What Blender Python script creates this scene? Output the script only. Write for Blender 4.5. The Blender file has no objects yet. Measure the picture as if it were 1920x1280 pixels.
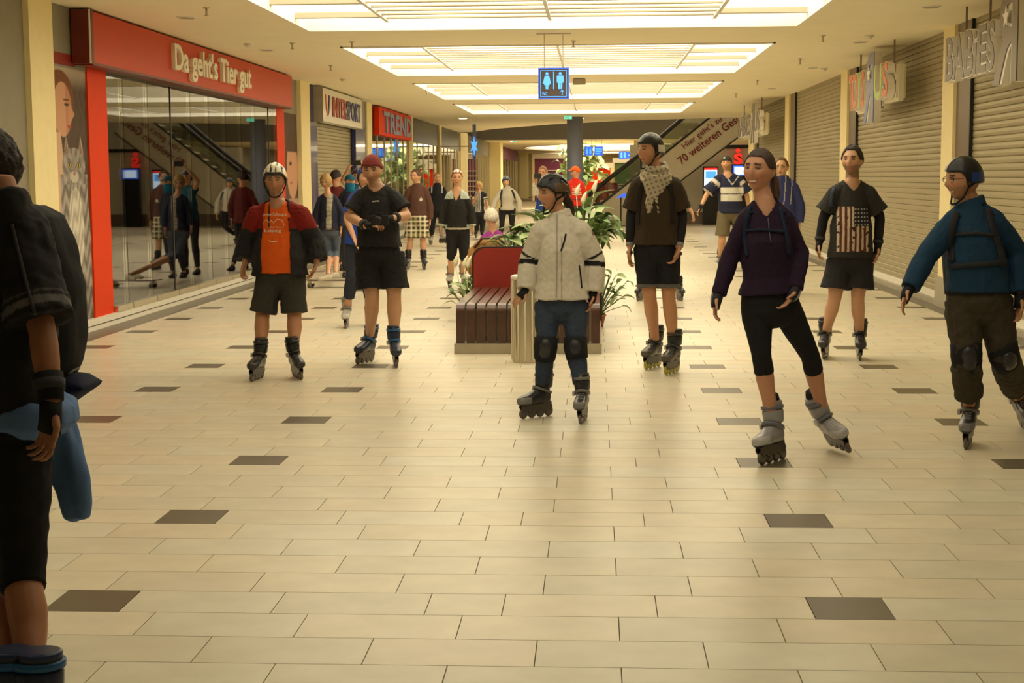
import bpy, bmesh, math, random
import numpy as np
from mathutils import Vector, Matrix
from mathutils.bvhtree import BVHTree
random.seed(5)
PI = math.pi
C = bpy.context.scene.collection
sc = bpy.context.scene
# ------------------------------------------------------------------ camera, world, exposure
F = 2820.0
CAMZ = 1.68
Yc = Vector((156, 310, -F)).normalized()
Xc = Vector((50800, -23, F))
Xc = (Xc - Yc * Xc.dot(Yc)).normalized()
Zc = Xc.cross(Yc)
R = Matrix((Xc, Yc, Zc))            # camera vector -> world vector
cam = bpy.data.cameras.new('camera'); cam.sensor_width = 36; cam.lens = F / 1920 * 36
cam.clip_start = 0.1; cam.clip_end = 400
cam_o = bpy.data.objects.new('camera', cam); C.objects.link(cam_o)
M = R.to_4x4(); M.translation = Vector((0, 0, CAMZ))
cam_o.matrix_world = M
sc.camera = cam_o
w = bpy.data.worlds.new('world'); sc.world = w; w.use_nodes = True
w.node_tree.nodes['Background'].inputs[0].default_value = (0.9, 0.80, 0.6, 1)
w.node_tree.nodes['Background'].inputs[1].default_value = 0.06
sc.view_settings.view_transform = 'Standard'; sc.view_settings.look = 'None'
sc.view_settings.gamma = 1; sc.view_settings.use_curve_mapping = False
sc.view_settings.exposure = 0.0
PANEL = 3.3                          # luminous ceiling strength
PCOL = (1.0, 0.90, 0.66)

def ray(px, py):
    return R @ Vector((px - 960, 640 - py, -F))
def at(px, py, Y):                   # point seen at a pixel on the plane y = Y
    d = ray(px, py); return Vector((0, 0, CAMZ)) + d * (Y / d.y)
def atz(px, py, z=0.0):              # point seen at a pixel on the plane z
    d = ray(px, py); return Vector((0, 0, CAMZ)) + d * ((z - CAMZ) / d.z)
def atx(px, py, X):
    d = ray(px, py); return Vector((0, 0, CAMZ)) + d * (X / d.x)

# ------------------------------------------------------------------ materials
def mat(name, col, rough=0.6, metal=0.0, noise=0.0, nscale=8.0, bump=0.0, bscale=60.0, attr=False, emit=0.0, spec=0.5, coat=0.0, ecol=None):
    m = bpy.data.materials.new(name); m.use_nodes = True
    nt = m.node_tree; N = nt.nodes; L = nt.links; b = N['Principled BSDF']
    b.inputs['Roughness'].default_value = rough; b.inputs['Metallic'].default_value = metal
    b.inputs['Specular IOR Level'].default_value = spec
    b.inputs['Coat Weight'].default_value = coat
    c4 = (*col, 1)
    src = None
    if attr:
        a = N.new('ShaderNodeAttribute'); a.attribute_name = 'Col'; src = a.outputs['Color']
    tc = N.new('ShaderNodeTexCoord')
    if noise > 0:
        n = N.new('ShaderNodeTexNoise'); n.inputs['Scale'].default_value = nscale; n.inputs['Detail'].default_value = 5
        L.new(tc.outputs['Object'], n.inputs['Vector'])
        mr = N.new('ShaderNodeMapRange'); mr.inputs[1].default_value = 0.25; mr.inputs[2].default_value = 0.75
        mr.inputs[3].default_value = 1 - noise; mr.inputs[4].default_value = 1 + noise * 0.6
        L.new(n.outputs['Fac'], mr.inputs[0])
        mx = N.new('ShaderNodeMix'); mx.data_type = 'RGBA'; mx.blend_type = 'MULTIPLY'; mx.inputs[0].default_value = 1
        if src: L.new(src, mx.inputs[6])
        else: mx.inputs[6].default_value = c4
        L.new(mr.outputs[0], mx.inputs[7])
        src = mx.outputs[2]
    if src: L.new(src, b.inputs['Base Color'])
    else: b.inputs['Base Color'].default_value = c4
    if bump > 0:
        n2 = N.new('ShaderNodeTexNoise'); n2.inputs['Scale'].default_value = bscale; n2.inputs['Detail'].default_value = 3
        L.new(tc.outputs['Object'], n2.inputs['Vector'])
        bp = N.new('ShaderNodeBump'); bp.inputs['Strength'].default_value = bump; bp.inputs['Distance'].default_value = 0.01
        L.new(n2.outputs['Fac'], bp.inputs['Height']); L.new(bp.outputs[0], b.inputs['Normal'])
    if emit > 0:
        if ecol is None and src: L.new(src, b.inputs['Emission Color'])
        else: b.inputs['Emission Color'].default_value = (*(ecol or col), 1)
        b.inputs['Emission Strength'].default_value = emit
    return m

MT = dict(
 tile=mat('floor_tile_stone', (1,1,1), 0.33, attr=True, noise=0.10, spec=0.35, nscale=5, bump=0.02, bscale=25),
 grout=mat('grout', (0.27,0.22,0.14), 0.9, noise=0.2),
 band=mat('dark_floor_band', (0.17,0.15,0.11), 0.4, noise=0.15),
 ceil=mat('ceiling_plaster', (0.95,0.85,0.60), 0.85, noise=0.03, nscale=2),
 cream=mat('cream_pillar', (0.96,0.82,0.44), 0.55, noise=0.04),
 greywall=mat('grey_wall', (0.28,0.25,0.18), 0.6, noise=0.05),
 plinth=mat('plinth', (0.42,0.37,0.27), 0.5, noise=0.1),
 jamb=mat('brown_jamb', (0.20,0.15,0.11), 0.35, metal=0.3),
 slat=mat('shutter_metal', (0.40,0.34,0.20), 0.42, metal=0.35, noise=0.05),
 dark=mat('dark_void', (0.02,0.018,0.015), 0.8),
 darkm=mat('dark_metal', (0.035,0.035,0.035), 0.35, metal=0.5),
 skframe=mat('skate_frame_metal', (0.10,0.09,0.08), 0.35, metal=0.6),
 steel=mat('steel', (0.62,0.56,0.42), 0.28, metal=0.9, noise=0.05),
 whitem=mat('white_metal', (0.85,0.80,0.68), 0.4),
 blade=mat('louvre_blade_cream', (0.50,0.44,0.32), 0.6),
 louver=mat('louver_white', (0.9,0.86,0.78), 0.5),
 red=mat('sign_red', (0.60,0.040,0.003), 0.35, spec=0.15),
 redm=mat('red_matte', (0.26,0.016,0.007), 0.5, noise=0.06),
 redstripe=mat('stripe_red', (0.80,0.050,0.003), 0.5, spec=0.12),
 dred=mat('dark_red', (0.16,0.02,0.012), 0.4),
 blue=mat('pillar_blue', (0.02,0.025,0.16), 0.22, coat=0.4),
 bluecol=mat('column_blue_grey', (0.22,0.25,0.38), 0.5, noise=0.04),
 white=mat('white_board', (0.85,0.82,0.74), 0.3, coat=0.3),
 lettw=mat('letter_cream', (0.9,0.84,0.66), 0.4),
 lettr=mat('letter_red', (0.35,0.03,0.012), 0.4),
 lettb=mat('letter_blue', (0.03,0.035,0.14), 0.4),
 lettmaroon=mat('letter_maroon', (0.22,0.012,0.012), 0.5),
 lettgrey=mat('letter_grey_brown', (0.20,0.16,0.13), 0.35),
 letto=mat('letter_orange', (0.75,0.17,0.06), 0.35),
 lettg=mat('letter_green', (0.45,0.62,0.12), 0.35),
 lettv=mat('letter_violet_blue', (0.22,0.25,0.42), 0.35),
 sigcream=mat('sign_body_cream', (0.80,0.74,0.56), 0.4),
 edge=mat('letter_edge_white', (0.92,0.87,0.78), 0.3),
 wood=mat('bench_wood', (0.08,0.030,0.017), 0.3, noise=0.35, nscale=14, coat=0.3),
 woodedge=mat('dark_wood_edge', (0.035,0.018,0.012), 0.4),
 ink=mat('dark_ink', (0.03,0.025,0.03), 0.6),
 cloth=mat('cloth', (1,1,1), 0.85, attr=True, noise=0.05, nscale=30, bump=0.15, bscale=220, spec=0.25),
 denim=mat('denim', (1,1,1), 0.85, attr=True, noise=0.25, nscale=60, bump=0.2, bscale=300, spec=0.2),
 skin=mat('skin', (1,1,1), 0.5, attr=True, noise=0.05, nscale=40, spec=0.4),
 hair=mat('hair', (1,1,1), 0.5, attr=True, noise=0.45, nscale=55, bump=0.5, bscale=120, spec=0.4),
 plastic=mat('shiny_plastic', (1,1,1), 0.28, attr=True, spec=0.35),
 pad=mat('padding', (1,1,1), 0.75, attr=True, bump=0.1, bscale=150, spec=0.12),
 paint=mat('printed_paint', (1,1,1), 0.6, attr=True, spec=0.15),
 rubber=mat('wheel_urethane', (0.16,0.13,0.09), 0.4),
 hub=mat('wheel_hub', (0.5,0.48,0.42), 0.3, metal=0.6),
 leaf=mat('leaf_green', (0.36,0.45,0.20), 0.4, noise=0.3, nscale=14),
 leafd=mat('leaf_dark', (0.13,0.22,0.07), 0.45, noise=0.3, nscale=9),
 petal=mat('cream_petal', (0.85,0.78,0.55), 0.5),
 terra=mat('terracotta', (0.42,0.13,0.06), 0.7, noise=0.1),
 soil=mat('soil', (0.04,0.025,0.015), 0.95),
 escpanel=mat('escalator_cladding', (0.72,0.66,0.52), 0.5, noise=0.03),
 carpet=mat('shop_floor', (0.10,0.08,0.055), 0.6),
 glow=mat('luminous_ceiling', (1,1,1), 0.6, emit=PANEL, ecol=PCOL),
 glow_near=mat('luminous_ceiling_dimmed', (1,1,1), 0.6, emit=PANEL*.42, ecol=PCOL),
 glow2=mat('far_cove_light', (1,1,1), 0.6, emit=1.7, ecol=(1.0,0.80,0.48)),
 lamp=mat('lamp_lens', (1,1,1), 0.6, emit=9.0, ecol=(1.0,0.85,0.6)),
 bluescr=mat('blue_led', (0.01,0.05,0.4), 0.4, emit=1.0, ecol=(0.045,0.16,0.95)),
 bluelite=mat('light_blue_led', (0.1,0.4,0.9), 0.4, emit=1.1, ecol=(0.10,0.42,1.0)),
 whitescr=mat('white_screen', (0.8,0.9,1), 0.4, emit=1.3, ecol=(0.65,0.85,1.0)),
 redled=mat('red_lit_sign', (0.8,0.02,0.01), 0.4, emit=0.9, ecol=(1.0,0.035,0.02)),
 greenlite=mat('exit_green', (0.1,0.7,0.4), 0.4, emit=0.8, ecol=(0.2,0.85,0.6)),
 signback=mat('sign_brown_back', (0.10,0.075,0.06), 0.5),
 purple=mat('purple_front', (0.20,0.03,0.10), 0.5),
 curtain=mat('curtain_strip', (0.34,0.31,0.24), 0.7, noise=0.2, nscale=3),
)
def glass_mat():
    m = bpy.data.materials.new('shop_glass'); m.use_nodes = True
    nt = m.node_tree; N = nt.nodes; L = nt.links; N.remove(N['Principled BSDF'])
    t = N.new('ShaderNodeBsdfTransparent'); t.inputs[0].default_value = (0.80,0.82,0.76,1)
    g = N.new('ShaderNodeBsdfGlossy'); g.inputs['Roughness'].default_value = 0.02; g.inputs[0].default_value = (1,1,1,1)
    f = N.new('ShaderNodeFresnel'); f.inputs[0].default_value = 1.8
    mx = N.new('ShaderNodeMixShader'); L.new(f.outputs[0], mx.inputs[0]); L.new(t.outputs[0], mx.inputs[1]); L.new(g.outputs[0], mx.inputs[2])
    L.new(mx.outputs[0], N['Material Output'].inputs[0])
    return m
MT['glass'] = glass_mat()

# ------------------------------------------------------------------ helpers
def link_mesh(name, me, m, parent=None, smooth=False):
    o = bpy.data.objects.new(name, me); C.objects.link(o)
    if m: 
        me.materials.clear(); me.materials.append(MT[m] if isinstance(m, str) else m)
    if parent: o.parent = parent
    if smooth:
        me.shade_smooth()
    return o
def obj(name, bm, m, parent=None, smooth=False, loc=None):
    bmesh.ops.recalc_face_normals(bm, faces=bm.faces)
    me = bpy.data.meshes.new(name); bm.to_mesh(me); bm.free()
    o = link_mesh(name, me, m, parent, smooth)
    if loc: o.location = loc
    return o
def tag(o, label, cat, group=None):
    o['label'] = label; o['category'] = cat
    if group: o['group'] = group
    return o
def thing(name, label, cat, loc=(0,0,0), group=None, rz=0):
    o = bpy.data.objects.new(name, None); C.objects.link(o); o.location = loc; o.rotation_euler = (0,0,rz)
    o.empty_display_size = 0.1
    return tag(o, label, cat, group)
def struct(name, bm, m, parent=None, smooth=False):
    o = obj(name, bm, m, parent, smooth)
    if not parent: o['kind'] = 'structure'
    return o
def BM(): return bmesh.new()
def box(bm, x0, x1, y0, y1, z0, z1):
    vs = [bm.verts.new((x, y, z)) for z in (z0, z1) for y in (y0, y1) for x in (x0, x1)]
    for f in ((0,1,3,2),(4,6,7,5),(0,4,5,1),(2,3,7,6),(0,2,6,4),(1,5,7,3)): bm.faces.new([vs[i] for i in f])
    return bm
def bx(x0, x1, y0, y1, z0, z1, bev=0):
    bm = box(BM(), x0, x1, y0, y1, z0, z1)
    if bev: bmesh.ops.bevel(bm, geom=bm.edges[:], offset=bev, segments=2, affect='EDGES')
    return bm
def prism(bm, pts, depth_vec):
    """closed polygon of 3-D points extruded along a vector"""
    a = [bm.verts.new(p) for p in pts]; b = [bm.verts.new(Vector(p) + Vector(depth_vec)) for p in pts]
    bm.faces.new(a); bm.faces.new(b[::-1])
    n = len(pts)
    for i in range(n): bm.faces.new([a[i], a[(i+1) % n], b[(i+1) % n], b[i]])
    return bm
def frame_of(d, hint=None):
    d = Vector(d).normalized()
    h = Vector(hint) if hint is not None else (Vector((0,0,1)) if abs(d.z) < 0.9 else Vector((0,1,0)))
    a = h - d * h.dot(d)
    if a.length < 1e-5: a = Vector((1,0,0)) - d * d.x
    a.normalize(); return a, d.cross(a)
def loft(bm, rings, n=14, cap=True):
    """rings: (centre, axis a, axis b, ra, rb[, power])"""
    prev = None; first = None
    for r in rings:
        c, a, b, ra, rb = r[:5]; pw = r[5] if len(r) > 5 else 1.0
        vs = []
        for k in range(n):
            t = 2*PI*k/n; ct, st = math.cos(t), math.sin(t)
            if pw != 1.0:
                ct = math.copysign(abs(ct)**pw, ct); st = math.copysign(abs(st)**pw, st)
            vs.append(bm.verts.new(Vector(c) + Vector(a)*(ra*ct) + Vector(b)*(rb*st)))
        if prev:
            for k in range(n): bm.faces.new([prev[k], prev[(k+1) % n], vs[(k+1) % n], vs[k]])
        else: first = vs
        prev = vs
    if cap: bm.faces.new(first[::-1]); bm.faces.new(prev)
    return bm
def tube(bm, pts, rad, n=8, hint=None, flat=1.0, ends=True):
    pts = [Vector(p) for p in pts]; rings = []; pa = None
    for i, p in enumerate(pts):
        d = pts[min(i+1, len(pts)-1)] - pts[max(i-1, 0)]
        a, b = frame_of(d, pa if pa is not None else hint); pa = a
        r = rad[i] if isinstance(rad, (list, tuple)) else rad
        rings.append((p, a, b, r*flat, r))
    if ends:                                     # rounded ends
        d0 = (pts[0]-pts[1]).normalized(); d1 = (pts[-1]-pts[-2]).normalized()
        r0 = rings[0][4]; r1 = rings[-1][4]
        c, a, b, ra, rb = rings[0]; pre = [(c + d0*r0*0.85, a, b, ra*.45, rb*.45), (c + d0*r0*0.5, a, b, ra*.85, rb*.85)]
        c, a, b, ra, rb = rings[-1]; post = [(c + d1*r1*0.5, a, b, ra*.85, rb*.85), (c + d1*r1*0.85, a, b, ra*.45, rb*.45)]
        rings = pre + rings + post
    return loft(bm, rings, n)
def ellip(bm, c, r, rot=None, n=16):
    m = Matrix.Translation(Vector(c)) @ (rot.to_4x4() if rot else Matrix.Identity(4)) @ Matrix.Diagonal((*r, 1))
    bmesh.ops.create_uvsphere(bm, u_segments=n, v_segments=max(6, n*2//3), radius=1, matrix=m)
    return bm
def cyl(bm, c, r, h, n=20, axis='z'):
    c = Vector(c)
    ax = {'z': (Vector((1,0,0)), Vector((0,1,0)), Vector((0,0,1))), 'x': (Vector((0,1,0)), Vector((0,0,1)), Vector((1,0,0))), 'y': (Vector((0,0,1)), Vector((1,0,0)), Vector((0,1,0)))}[axis]
    return loft(bm, [(c, ax[0], ax[1], r, r), (c + ax[2]*h, ax[0], ax[1], r, r)], n)
def get_co(me):
    a = np.empty(len(me.vertices)*3, dtype=np.float64); me.vertices.foreach_get('co', a); return a.reshape(-1, 3)
def set_co(me, a): me.vertices.foreach_set('co', a.reshape(-1)); me.update()
def get_no(me):
    a = np.empty(len(me.vertices)*3, dtype=np.float32); me.vertex_normals.foreach_get('vector', a); return a.reshape(-1, 3).astype(np.float64)
def paint(me, cols):
    if 'Col' in me.attributes: me.attributes.remove(me.attributes['Col'])
    at_ = me.attributes.new('Col', 'FLOAT_COLOR', 'POINT')
    n = len(me.vertices); c = np.ones((n, 4), dtype=np.float32); c[:, :3] = cols
    at_.data.foreach_set('color', c.reshape(-1))
def fuse(name, bm, voxel, m, parent=None, smooth=3):
    """join overlapping closed shapes into one continuous skin"""
    me = bpy.data.meshes.new(name + '_src'); bm.to_mesh(me); bm.free()
    o = bpy.data.objects.new(name, me); C.objects.link(o)
    r = o.modifiers.new('r', 'REMESH'); r.mode = 'VOXEL'; r.voxel_size = voxel; r.use_smooth_shade = True
    if smooth:
        s = o.modifiers.new('s', 'SMOOTH'); s.factor = 0.5; s.iterations = smooth
    dg = bpy.context.evaluated_depsgraph_get()
    me2 = bpy.data.meshes.new_from_object(o.evaluated_get(dg)); me2.name = name
    bpy.data.objects.remove(o); bpy.data.meshes.remove(me)
    return link_mesh(name, me2, m, parent, True)
def noise3(p, seed=0, f=1.0):
    s = seed * 1.7; x, y, z = p[:, 0]*f, p[:, 1]*f, p[:, 2]*f
    return (np.sin(x*1.3 + 2.1*np.sin(y*.9 + s) + s) + np.sin(y*1.7 + 1.9*np.sin(z*1.1 + s*2) + 2*s) + np.sin(z*1.5 + 2.3*np.sin(x*1.2 - s) + 3*s)) / 3
def text_mesh(s, size=1.0, extrude=0.02, offset=0.0, shear=0.0):
    cu = bpy.data.curves.new('txt', 'FONT'); cu.body = s; cu.size = size; cu.extrude = extrude; cu.offset = offset; cu.resolution_u = 3; cu.shear = shear
    o = bpy.data.objects.new('txt', cu); C.objects.link(o)
    dg = bpy.context.evaluated_depsgraph_get(); dg.update()
    me = bpy.data.meshes.new_from_object(o.evaluated_get(dg))
    bpy.data.objects.remove(o); bpy.data.curves.remove(cu)
    return me
def lettering(s, origin, xdir, ydir, width, height, m, parent, extrude=0.02, offset=0.0, each=True, name='letter', shear=0.0):
    """text in a plane at a real place; width/height are the metric size of the whole line. m: material or list per char"""
    xdir = Vector(xdir).normalized(); ydir = Vector(ydir).normalized(); zd = xdir.cross(ydir)
    full = text_mesh(s, 1, 0, offset, shear); co = get_co(full)
    x0, x1, y0, y1 = co[:, 0].min(), co[:, 0].max(), co[:, 1].min(), co[:, 1].max(); bpy.data.meshes.remove(full)
    sx = width / (x1 - x0); sy = height / (y1 - y0)
    out = []
    items = []
    if each:
        for k, ch in enumerate(s):
            if ch == ' ': continue
            pm = text_mesh(s[:k+1], 1, 0, offset, shear); xr = get_co(pm)[:, 0].max(); bpy.data.meshes.remove(pm)
            cm = text_mesh(ch, 1, extrude / max(sx, 1e-6), offset, shear); xs = xr - get_co(cm)[:, 0].max()
            items.append((k, cm, xs))
    else: items = [(0, text_mesh(s, 1, extrude / max(sx, 1e-6), offset, shear), 0)]
    for k, cm, xs in items:
        c = get_co(cm); c[:, 0] = (c[:, 0] + xs - x0) * sx; c[:, 1] = (c[:, 1] - y0) * sy; c[:, 2] *= sx
        A = np.array([xdir, ydir, zd]); set_co(cm, np.array(origin) + c @ A)
        mm = m[k] if isinstance(m, (list, tuple)) else m
        cm.name = name
        out.append(link_mesh(name, cm, mm, parent))
    return out
def grid_paint(name, o, xd, yd, wdt, hgt, nx, ny, fn, m='paint', parent=None, thick=0.01):
    """flat printed sheet: real flat object whose print is a vertex-colour image. fn(u,v)->rgb arrays"""
    o = np.array(o, float); xd = np.array(Vector(xd).normalized()); yd = np.array(Vector(yd).normalized())
    u, v = np.meshgrid(np.linspace(0, 1, nx), np.linspace(0, 1, ny)); u = u.ravel(); v = v.ravel()
    P = o + np.outer(u*wdt, xd) + np.outer(v*hgt, yd)
    fs = [(j*nx+i, j*nx+i+1, (j+1)*nx+i+1, (j+1)*nx+i) for j in range(ny-1) for i in range(nx-1)]
    me = bpy.data.meshes.new(name); me.from_pydata(P.tolist(), [], fs); me.update()
    paint(me, fn(u, v))
    return link_mesh(name, me, m, parent)
def sm(a, b, x):
    t = np.clip((x - a) / (b - a), 0, 1); return t*t*(3-2*t)

# ------------------------------------------------------------------ the setting
XL, XR, ZC = -5.6, 4.42, 3.5
YN, YE = 1.0, 48.0
# floor slab and bands
struct('floor', bx(-12, 14, -2, 130, -0.2, -0.012), 'grout')
struct('trim_1', bx(XL, -5.26, -2, 95, -0.1, 0.001), 'band')
struct('trim_2', bx(4.18, XR+.02, -2, 44, -0.1, 0.001), 'band')
floor_o = [o for o in C.objects if o.name == 'floor'][0]
def tile_cols(k):
    base = [(0.70,0.63,0.48), (0.74,0.66,0.50), (0.68,0.62,0.475), (0.72,0.63,0.47), (0.71,0.66,0.52)]
    return base[k % 5]
DARKC = (0.125,0.10,0.065)
def tile_mesh(wd, col):
    g = 0.0020
    bm = bx(-wd/2+g, wd/2-g, -.15+g, .15-g, -0.014, 0)
    bmesh.ops.recalc_face_normals(bm, faces=bm.faces)
    me = bpy.data.meshes.new('floor_tile'); bm.to_mesh(me); bm.free(); me.materials.append(MT['tile'])
    paint(me, np.tile(col, (len(me.vertices), 1))); return me
lib = {(.6, k): tile_mesh(.6, tile_cols(k)) for k in range(5)}
lib.update({(.3, k): tile_mesh(.3, tile_cols(k)) for k in range(5)}); lib[(.3, 'd')] = tile_mesh(.3, DARKC)
Y0 = 5.63
singles = []; rest = []
X_LO, X_HI = -5.26, 4.18
for k in range(-14, 250):
    y = Y0 + k*0.3 + 0.15
    segs = []
    if k % 5 == 0:
        x = -0.66 - 1.5*4
        while x < 6:
            dark = (round((x+.66)/1.5) != 0)
            segs += [(x, x+.3, dark), (x+.3, x+.9, False), (x+.9, x+1.5, False)]; x += 1.5
    else:
        off = -0.21 if (k % 5) % 2 == 1 else 0.09
        x = off - .6*10
        while x < 6: segs.append((x, x+.6, False)); x += .6
    lo, hi = (X_LO, X_HI) if y < 46 else (-12, 14)
    if y >= 46:
        segs = [(s0, s1, False) for s0, s1 in zip(np.arange(-12, 13.4, .6), np.arange(-11.4, 14, .6))]
    for (a, b, dark) in segs:
        if b < lo + .05 or a > hi - .05: continue
        full = a >= lo - .001 and b <= hi + .001
        inview = y > 4.7 and y < 12.6 and b > -0.3955*y - .1 and a < 0.285*y + .1
        v = 'd' if dark else random.randrange(5)
        wd = round(b - a, 2)
        if full and inview: singles.append(((a+b)/2, y, wd, v))
        else: rest.append((max(a, lo), min(b, hi), y, v))
for (x, y, wd, v) in singles[:300]:
    o = bpy.data.objects.new('floor_tile', lib[(wd, v)]); C.objects.link(o); o.location = (x, y, 0); o.parent = floor_o
vs = []; fs = []; cs = []
for (a, b, y, v) in rest + [(x-wd/2, x+wd/2, y, v) for (x, y, wd, v) in singles[300:]]:
    g = 0.0020; i = len(vs); c = DARKC if v == 'd' else tile_cols(v)
    x0, x1, y0, y1 = a+g, b-g, y-.15+g, y+.15-g
    vs += [(x0,y0,0),(x1,y0,0),(x1,y1,0),(x0,y1,0),(x0,y0,-.014),(x1,y0,-.014),(x1,y1,-.014),(x0,y1,-.014)]
    fs += [(i,i+1,i+2,i+3),(i,i+4,i+5,i+1),(i+1,i+5,i+6,i+2),(i+2,i+6,i+7,i+3),(i+3,i+7,i+4,i)]; cs += [c]*8
me = bpy.data.meshes.new('floor_tile_field'); me.from_pydata(vs, [], fs); me.update(); paint(me, np.array(cs))
o = link_mesh('floor_tile_field', me, 'tile', floor_o); o['kind'] = 'stuff'

# ceiling with square light wells
PX0, PX1 = -3.56, 2.48
wells = [(4.4 + 8.4*i, 10.4 + 8.4*i) for i in range(0, 5)]
bm = BM(); ZT = ZC + 0.5
box(bm, -8, PX0, -2, YE, ZC, ZT); box(bm, PX1, 8, -2, YE, ZC, ZT)
ys = [-2] + [v for wl in wells for v in wl] + [YE]
for i in range(0, len(ys), 2): box(bm, PX0, PX1, ys[i], ys[i+1], ZC, ZT)
prism(bm, [(-8, YE, ZC), (9, YE, ZC), (4, 48.6, ZC), (1, 50.5, ZC), (-1.5, 53.5, ZC), (-4, 58.5, ZC), (-5, 62, ZC), (-8, 64, ZC)], (0, 0, .5))
ceil_o = struct('ceiling', bm, 'ceil')
struct('trim_3', bx(-8, 9, -2, YE, ZT, ZT+.1), 'ceil')
well_words = ['overhead, nearest the viewer', 'nearest of the visible ones, cut by the top edge', 'second one, above the toilet sign', 'third one, behind the toilet sign', 'farthest and smallest one']
for wi, (y0, y1) in enumerate(wells):
    t = thing('ceiling_light', 'square luminous ceiling light, ' + well_words[wi], 'ceiling light', ((PX0+PX1)/2, (y0+y1)/2, ZC))
    cx, cy = (PX0+PX1)/2, (y0+y1)/2; hw, hd = (PX1-PX0)/2, (y1-y0)/2
    obj('diffuser', bx(-hw+.02, hw-.02, -hd+.02, hd-.02, .40, .44), 'glow_near' if wi == 0 else 'glow', t)  # first well is out of view, put in dimmed to light the foreground
    fr = BM()
    for a in (box(fr, -hw, hw, -hd, -hd+.03, -.02, .40), box(fr, -hw, hw, hd-.03, hd, -.02, .40), box(fr, -hw, -hw+.03, -hd, hd, -.02, .40), box(fr, hw-.03, hw, -hd, hd, -.02, .40)): pass
    obj('frame', fr, 'louver', t)
    for xx in (-1.95, 0, 1.95):
        obj('carrier_rail', bx(xx-.02, xx+.02, -hd+.5, hd-.5, .03, .13), 'louver', t)
    rod = BM()
    ns = 12
    me0 = None
    for j in range(ns):
        yy = -hd + .75 + (2*hd-1.5)*j/(ns-1)
        for (xa, xb) in ((-1.93, -.02), (.02, 1.93)):
            if me0 is None:
                s0 = obj('louvre', bx(-.955, .955, -.045, .045, .05, .066), 'blade', t); me0 = s0.data
            else:
                s0 = bpy.data.objects.new('louvre', me0); C.objects.link(s0); s0.parent = t
            s0.location = ((xa+xb)/2, yy, 0); s0.rotation_euler = (0, 0, 0)
    me1 = None
    for j in range(4):
        yy = -hd + .9 + (2*hd-1.8)*j/3
        for sx in (-1, 1):
            if me1 is None:
                s1 = obj('side_bar', bx(-.52, .52, -.05, .05, .05, .11), 'blade', t); me1 = s1.data
            else:
                s1 = bpy.data.objects.new('side_bar', me1); C.objects.link(s1); s1.parent = t
            s1.location = (sx*2.48, yy, 0)
# ceiling fittings
def on_ceil(px, py, z=ZC): return atz(px, py, z)
spr = [(387,14),(548,80),(620,122),(660,78),(1543,66),(1500,110),(1420,150),(1075,76),(800,170),(1380,175)]
spr_n = ['left of the nearest light, at the picture top edge','left, below the nearest light corner','left, in front of the sports shop sign','at the left near corner of the second light','right, below the nearest light corner','right, left of the hanging toy signs','right, beyond the second light','beside the toilet sign rods','left near corner of the third light','right near corner of the third light']
for (px, py), nm in zip(spr, spr_n):
    p = on_ceil(px, py)
    b = cyl(BM(), (0,0,-.08), .012, .08, 8); cyl(b, (0,0,-.012), .035, .012, 12); cyl(b, (0,0,-.088), .024, .006, 10)
    s = obj('sprinkler', b, 'steel', None, True, p); tag(s, 'small ceiling sprinkler head ' + nm, 'sprinkler')
for (px, py), nm in zip([(465,82),(1630,66),(883,222),(643,148),(1545,128)], ['left, high beside the nearest light','right, above the violet and green toy sign','far left, by the dark shop fronts','left, near the second light corner','right, left of the cream hanging sign']):
    p = on_ceil(px, py)
    b = cyl(BM(), (0,0,-.02), .06, .02, 16); ellip(b, (0,0,-.03), (.042,.042,.025), None, 12)
    s = obj('smoke_detector', b, 'whitem', None, True, p); tag(s, 'round white smoke detector on the ceiling, ' + nm, 'detector')
for (px, py), nm in zip([(350,32),(500,93),(1745,12),(1612,78),(1524,126),(1447,165)], ['leftmost, high over the red sign','left, behind the smoke detector','rightmost, at the picture top edge','right, above the toy sign','right, second row back','right, farthest back']):
    p = on_ceil(px, py); t = thing('ceiling_speaker', 'flat round ceiling loudspeaker grille, ' + nm, 'speaker', p)
    obj('rim', loft(BM(), [((0,0,-.012), (1,0,0), (0,1,0), .10,.10), ((0,0,.0), (1,0,0), (0,1,0), .12,.12)], 20), 'whitem', t)
    obj('grille', cyl(BM(), (0,0,-.016), .085, .004, 20), 'plinth', t)

# ---- left side shop fronts (x = XL)
def leftY(px): return -XL * F / (1116 - px)
struct('wall_left', bx(XL-.3, XL, -2, 14.7, 0, ZC), 'greywall')
def cream_pillar(n, x0, x1, y0, y1, side):
    o = struct('trim_%d' % n, bx(x0, x1, y0, y1, 0.0, ZC), 'cream')
    obj('plinth', bx(x0-.015, x1+.015, y0-.015, y1+.015, 0, .36), 'plinth', o)
    return o
cream_pillar(10, XL-.3, XL+.06, 14.7, 15.35, 'l')
cream_pillar(11, XL-.3, XL+.06, 28.4, 29.3, 'l')
cream_pillar(12, XL-.3, XL+.06, 36.7, 37.5, 'l')
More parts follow.
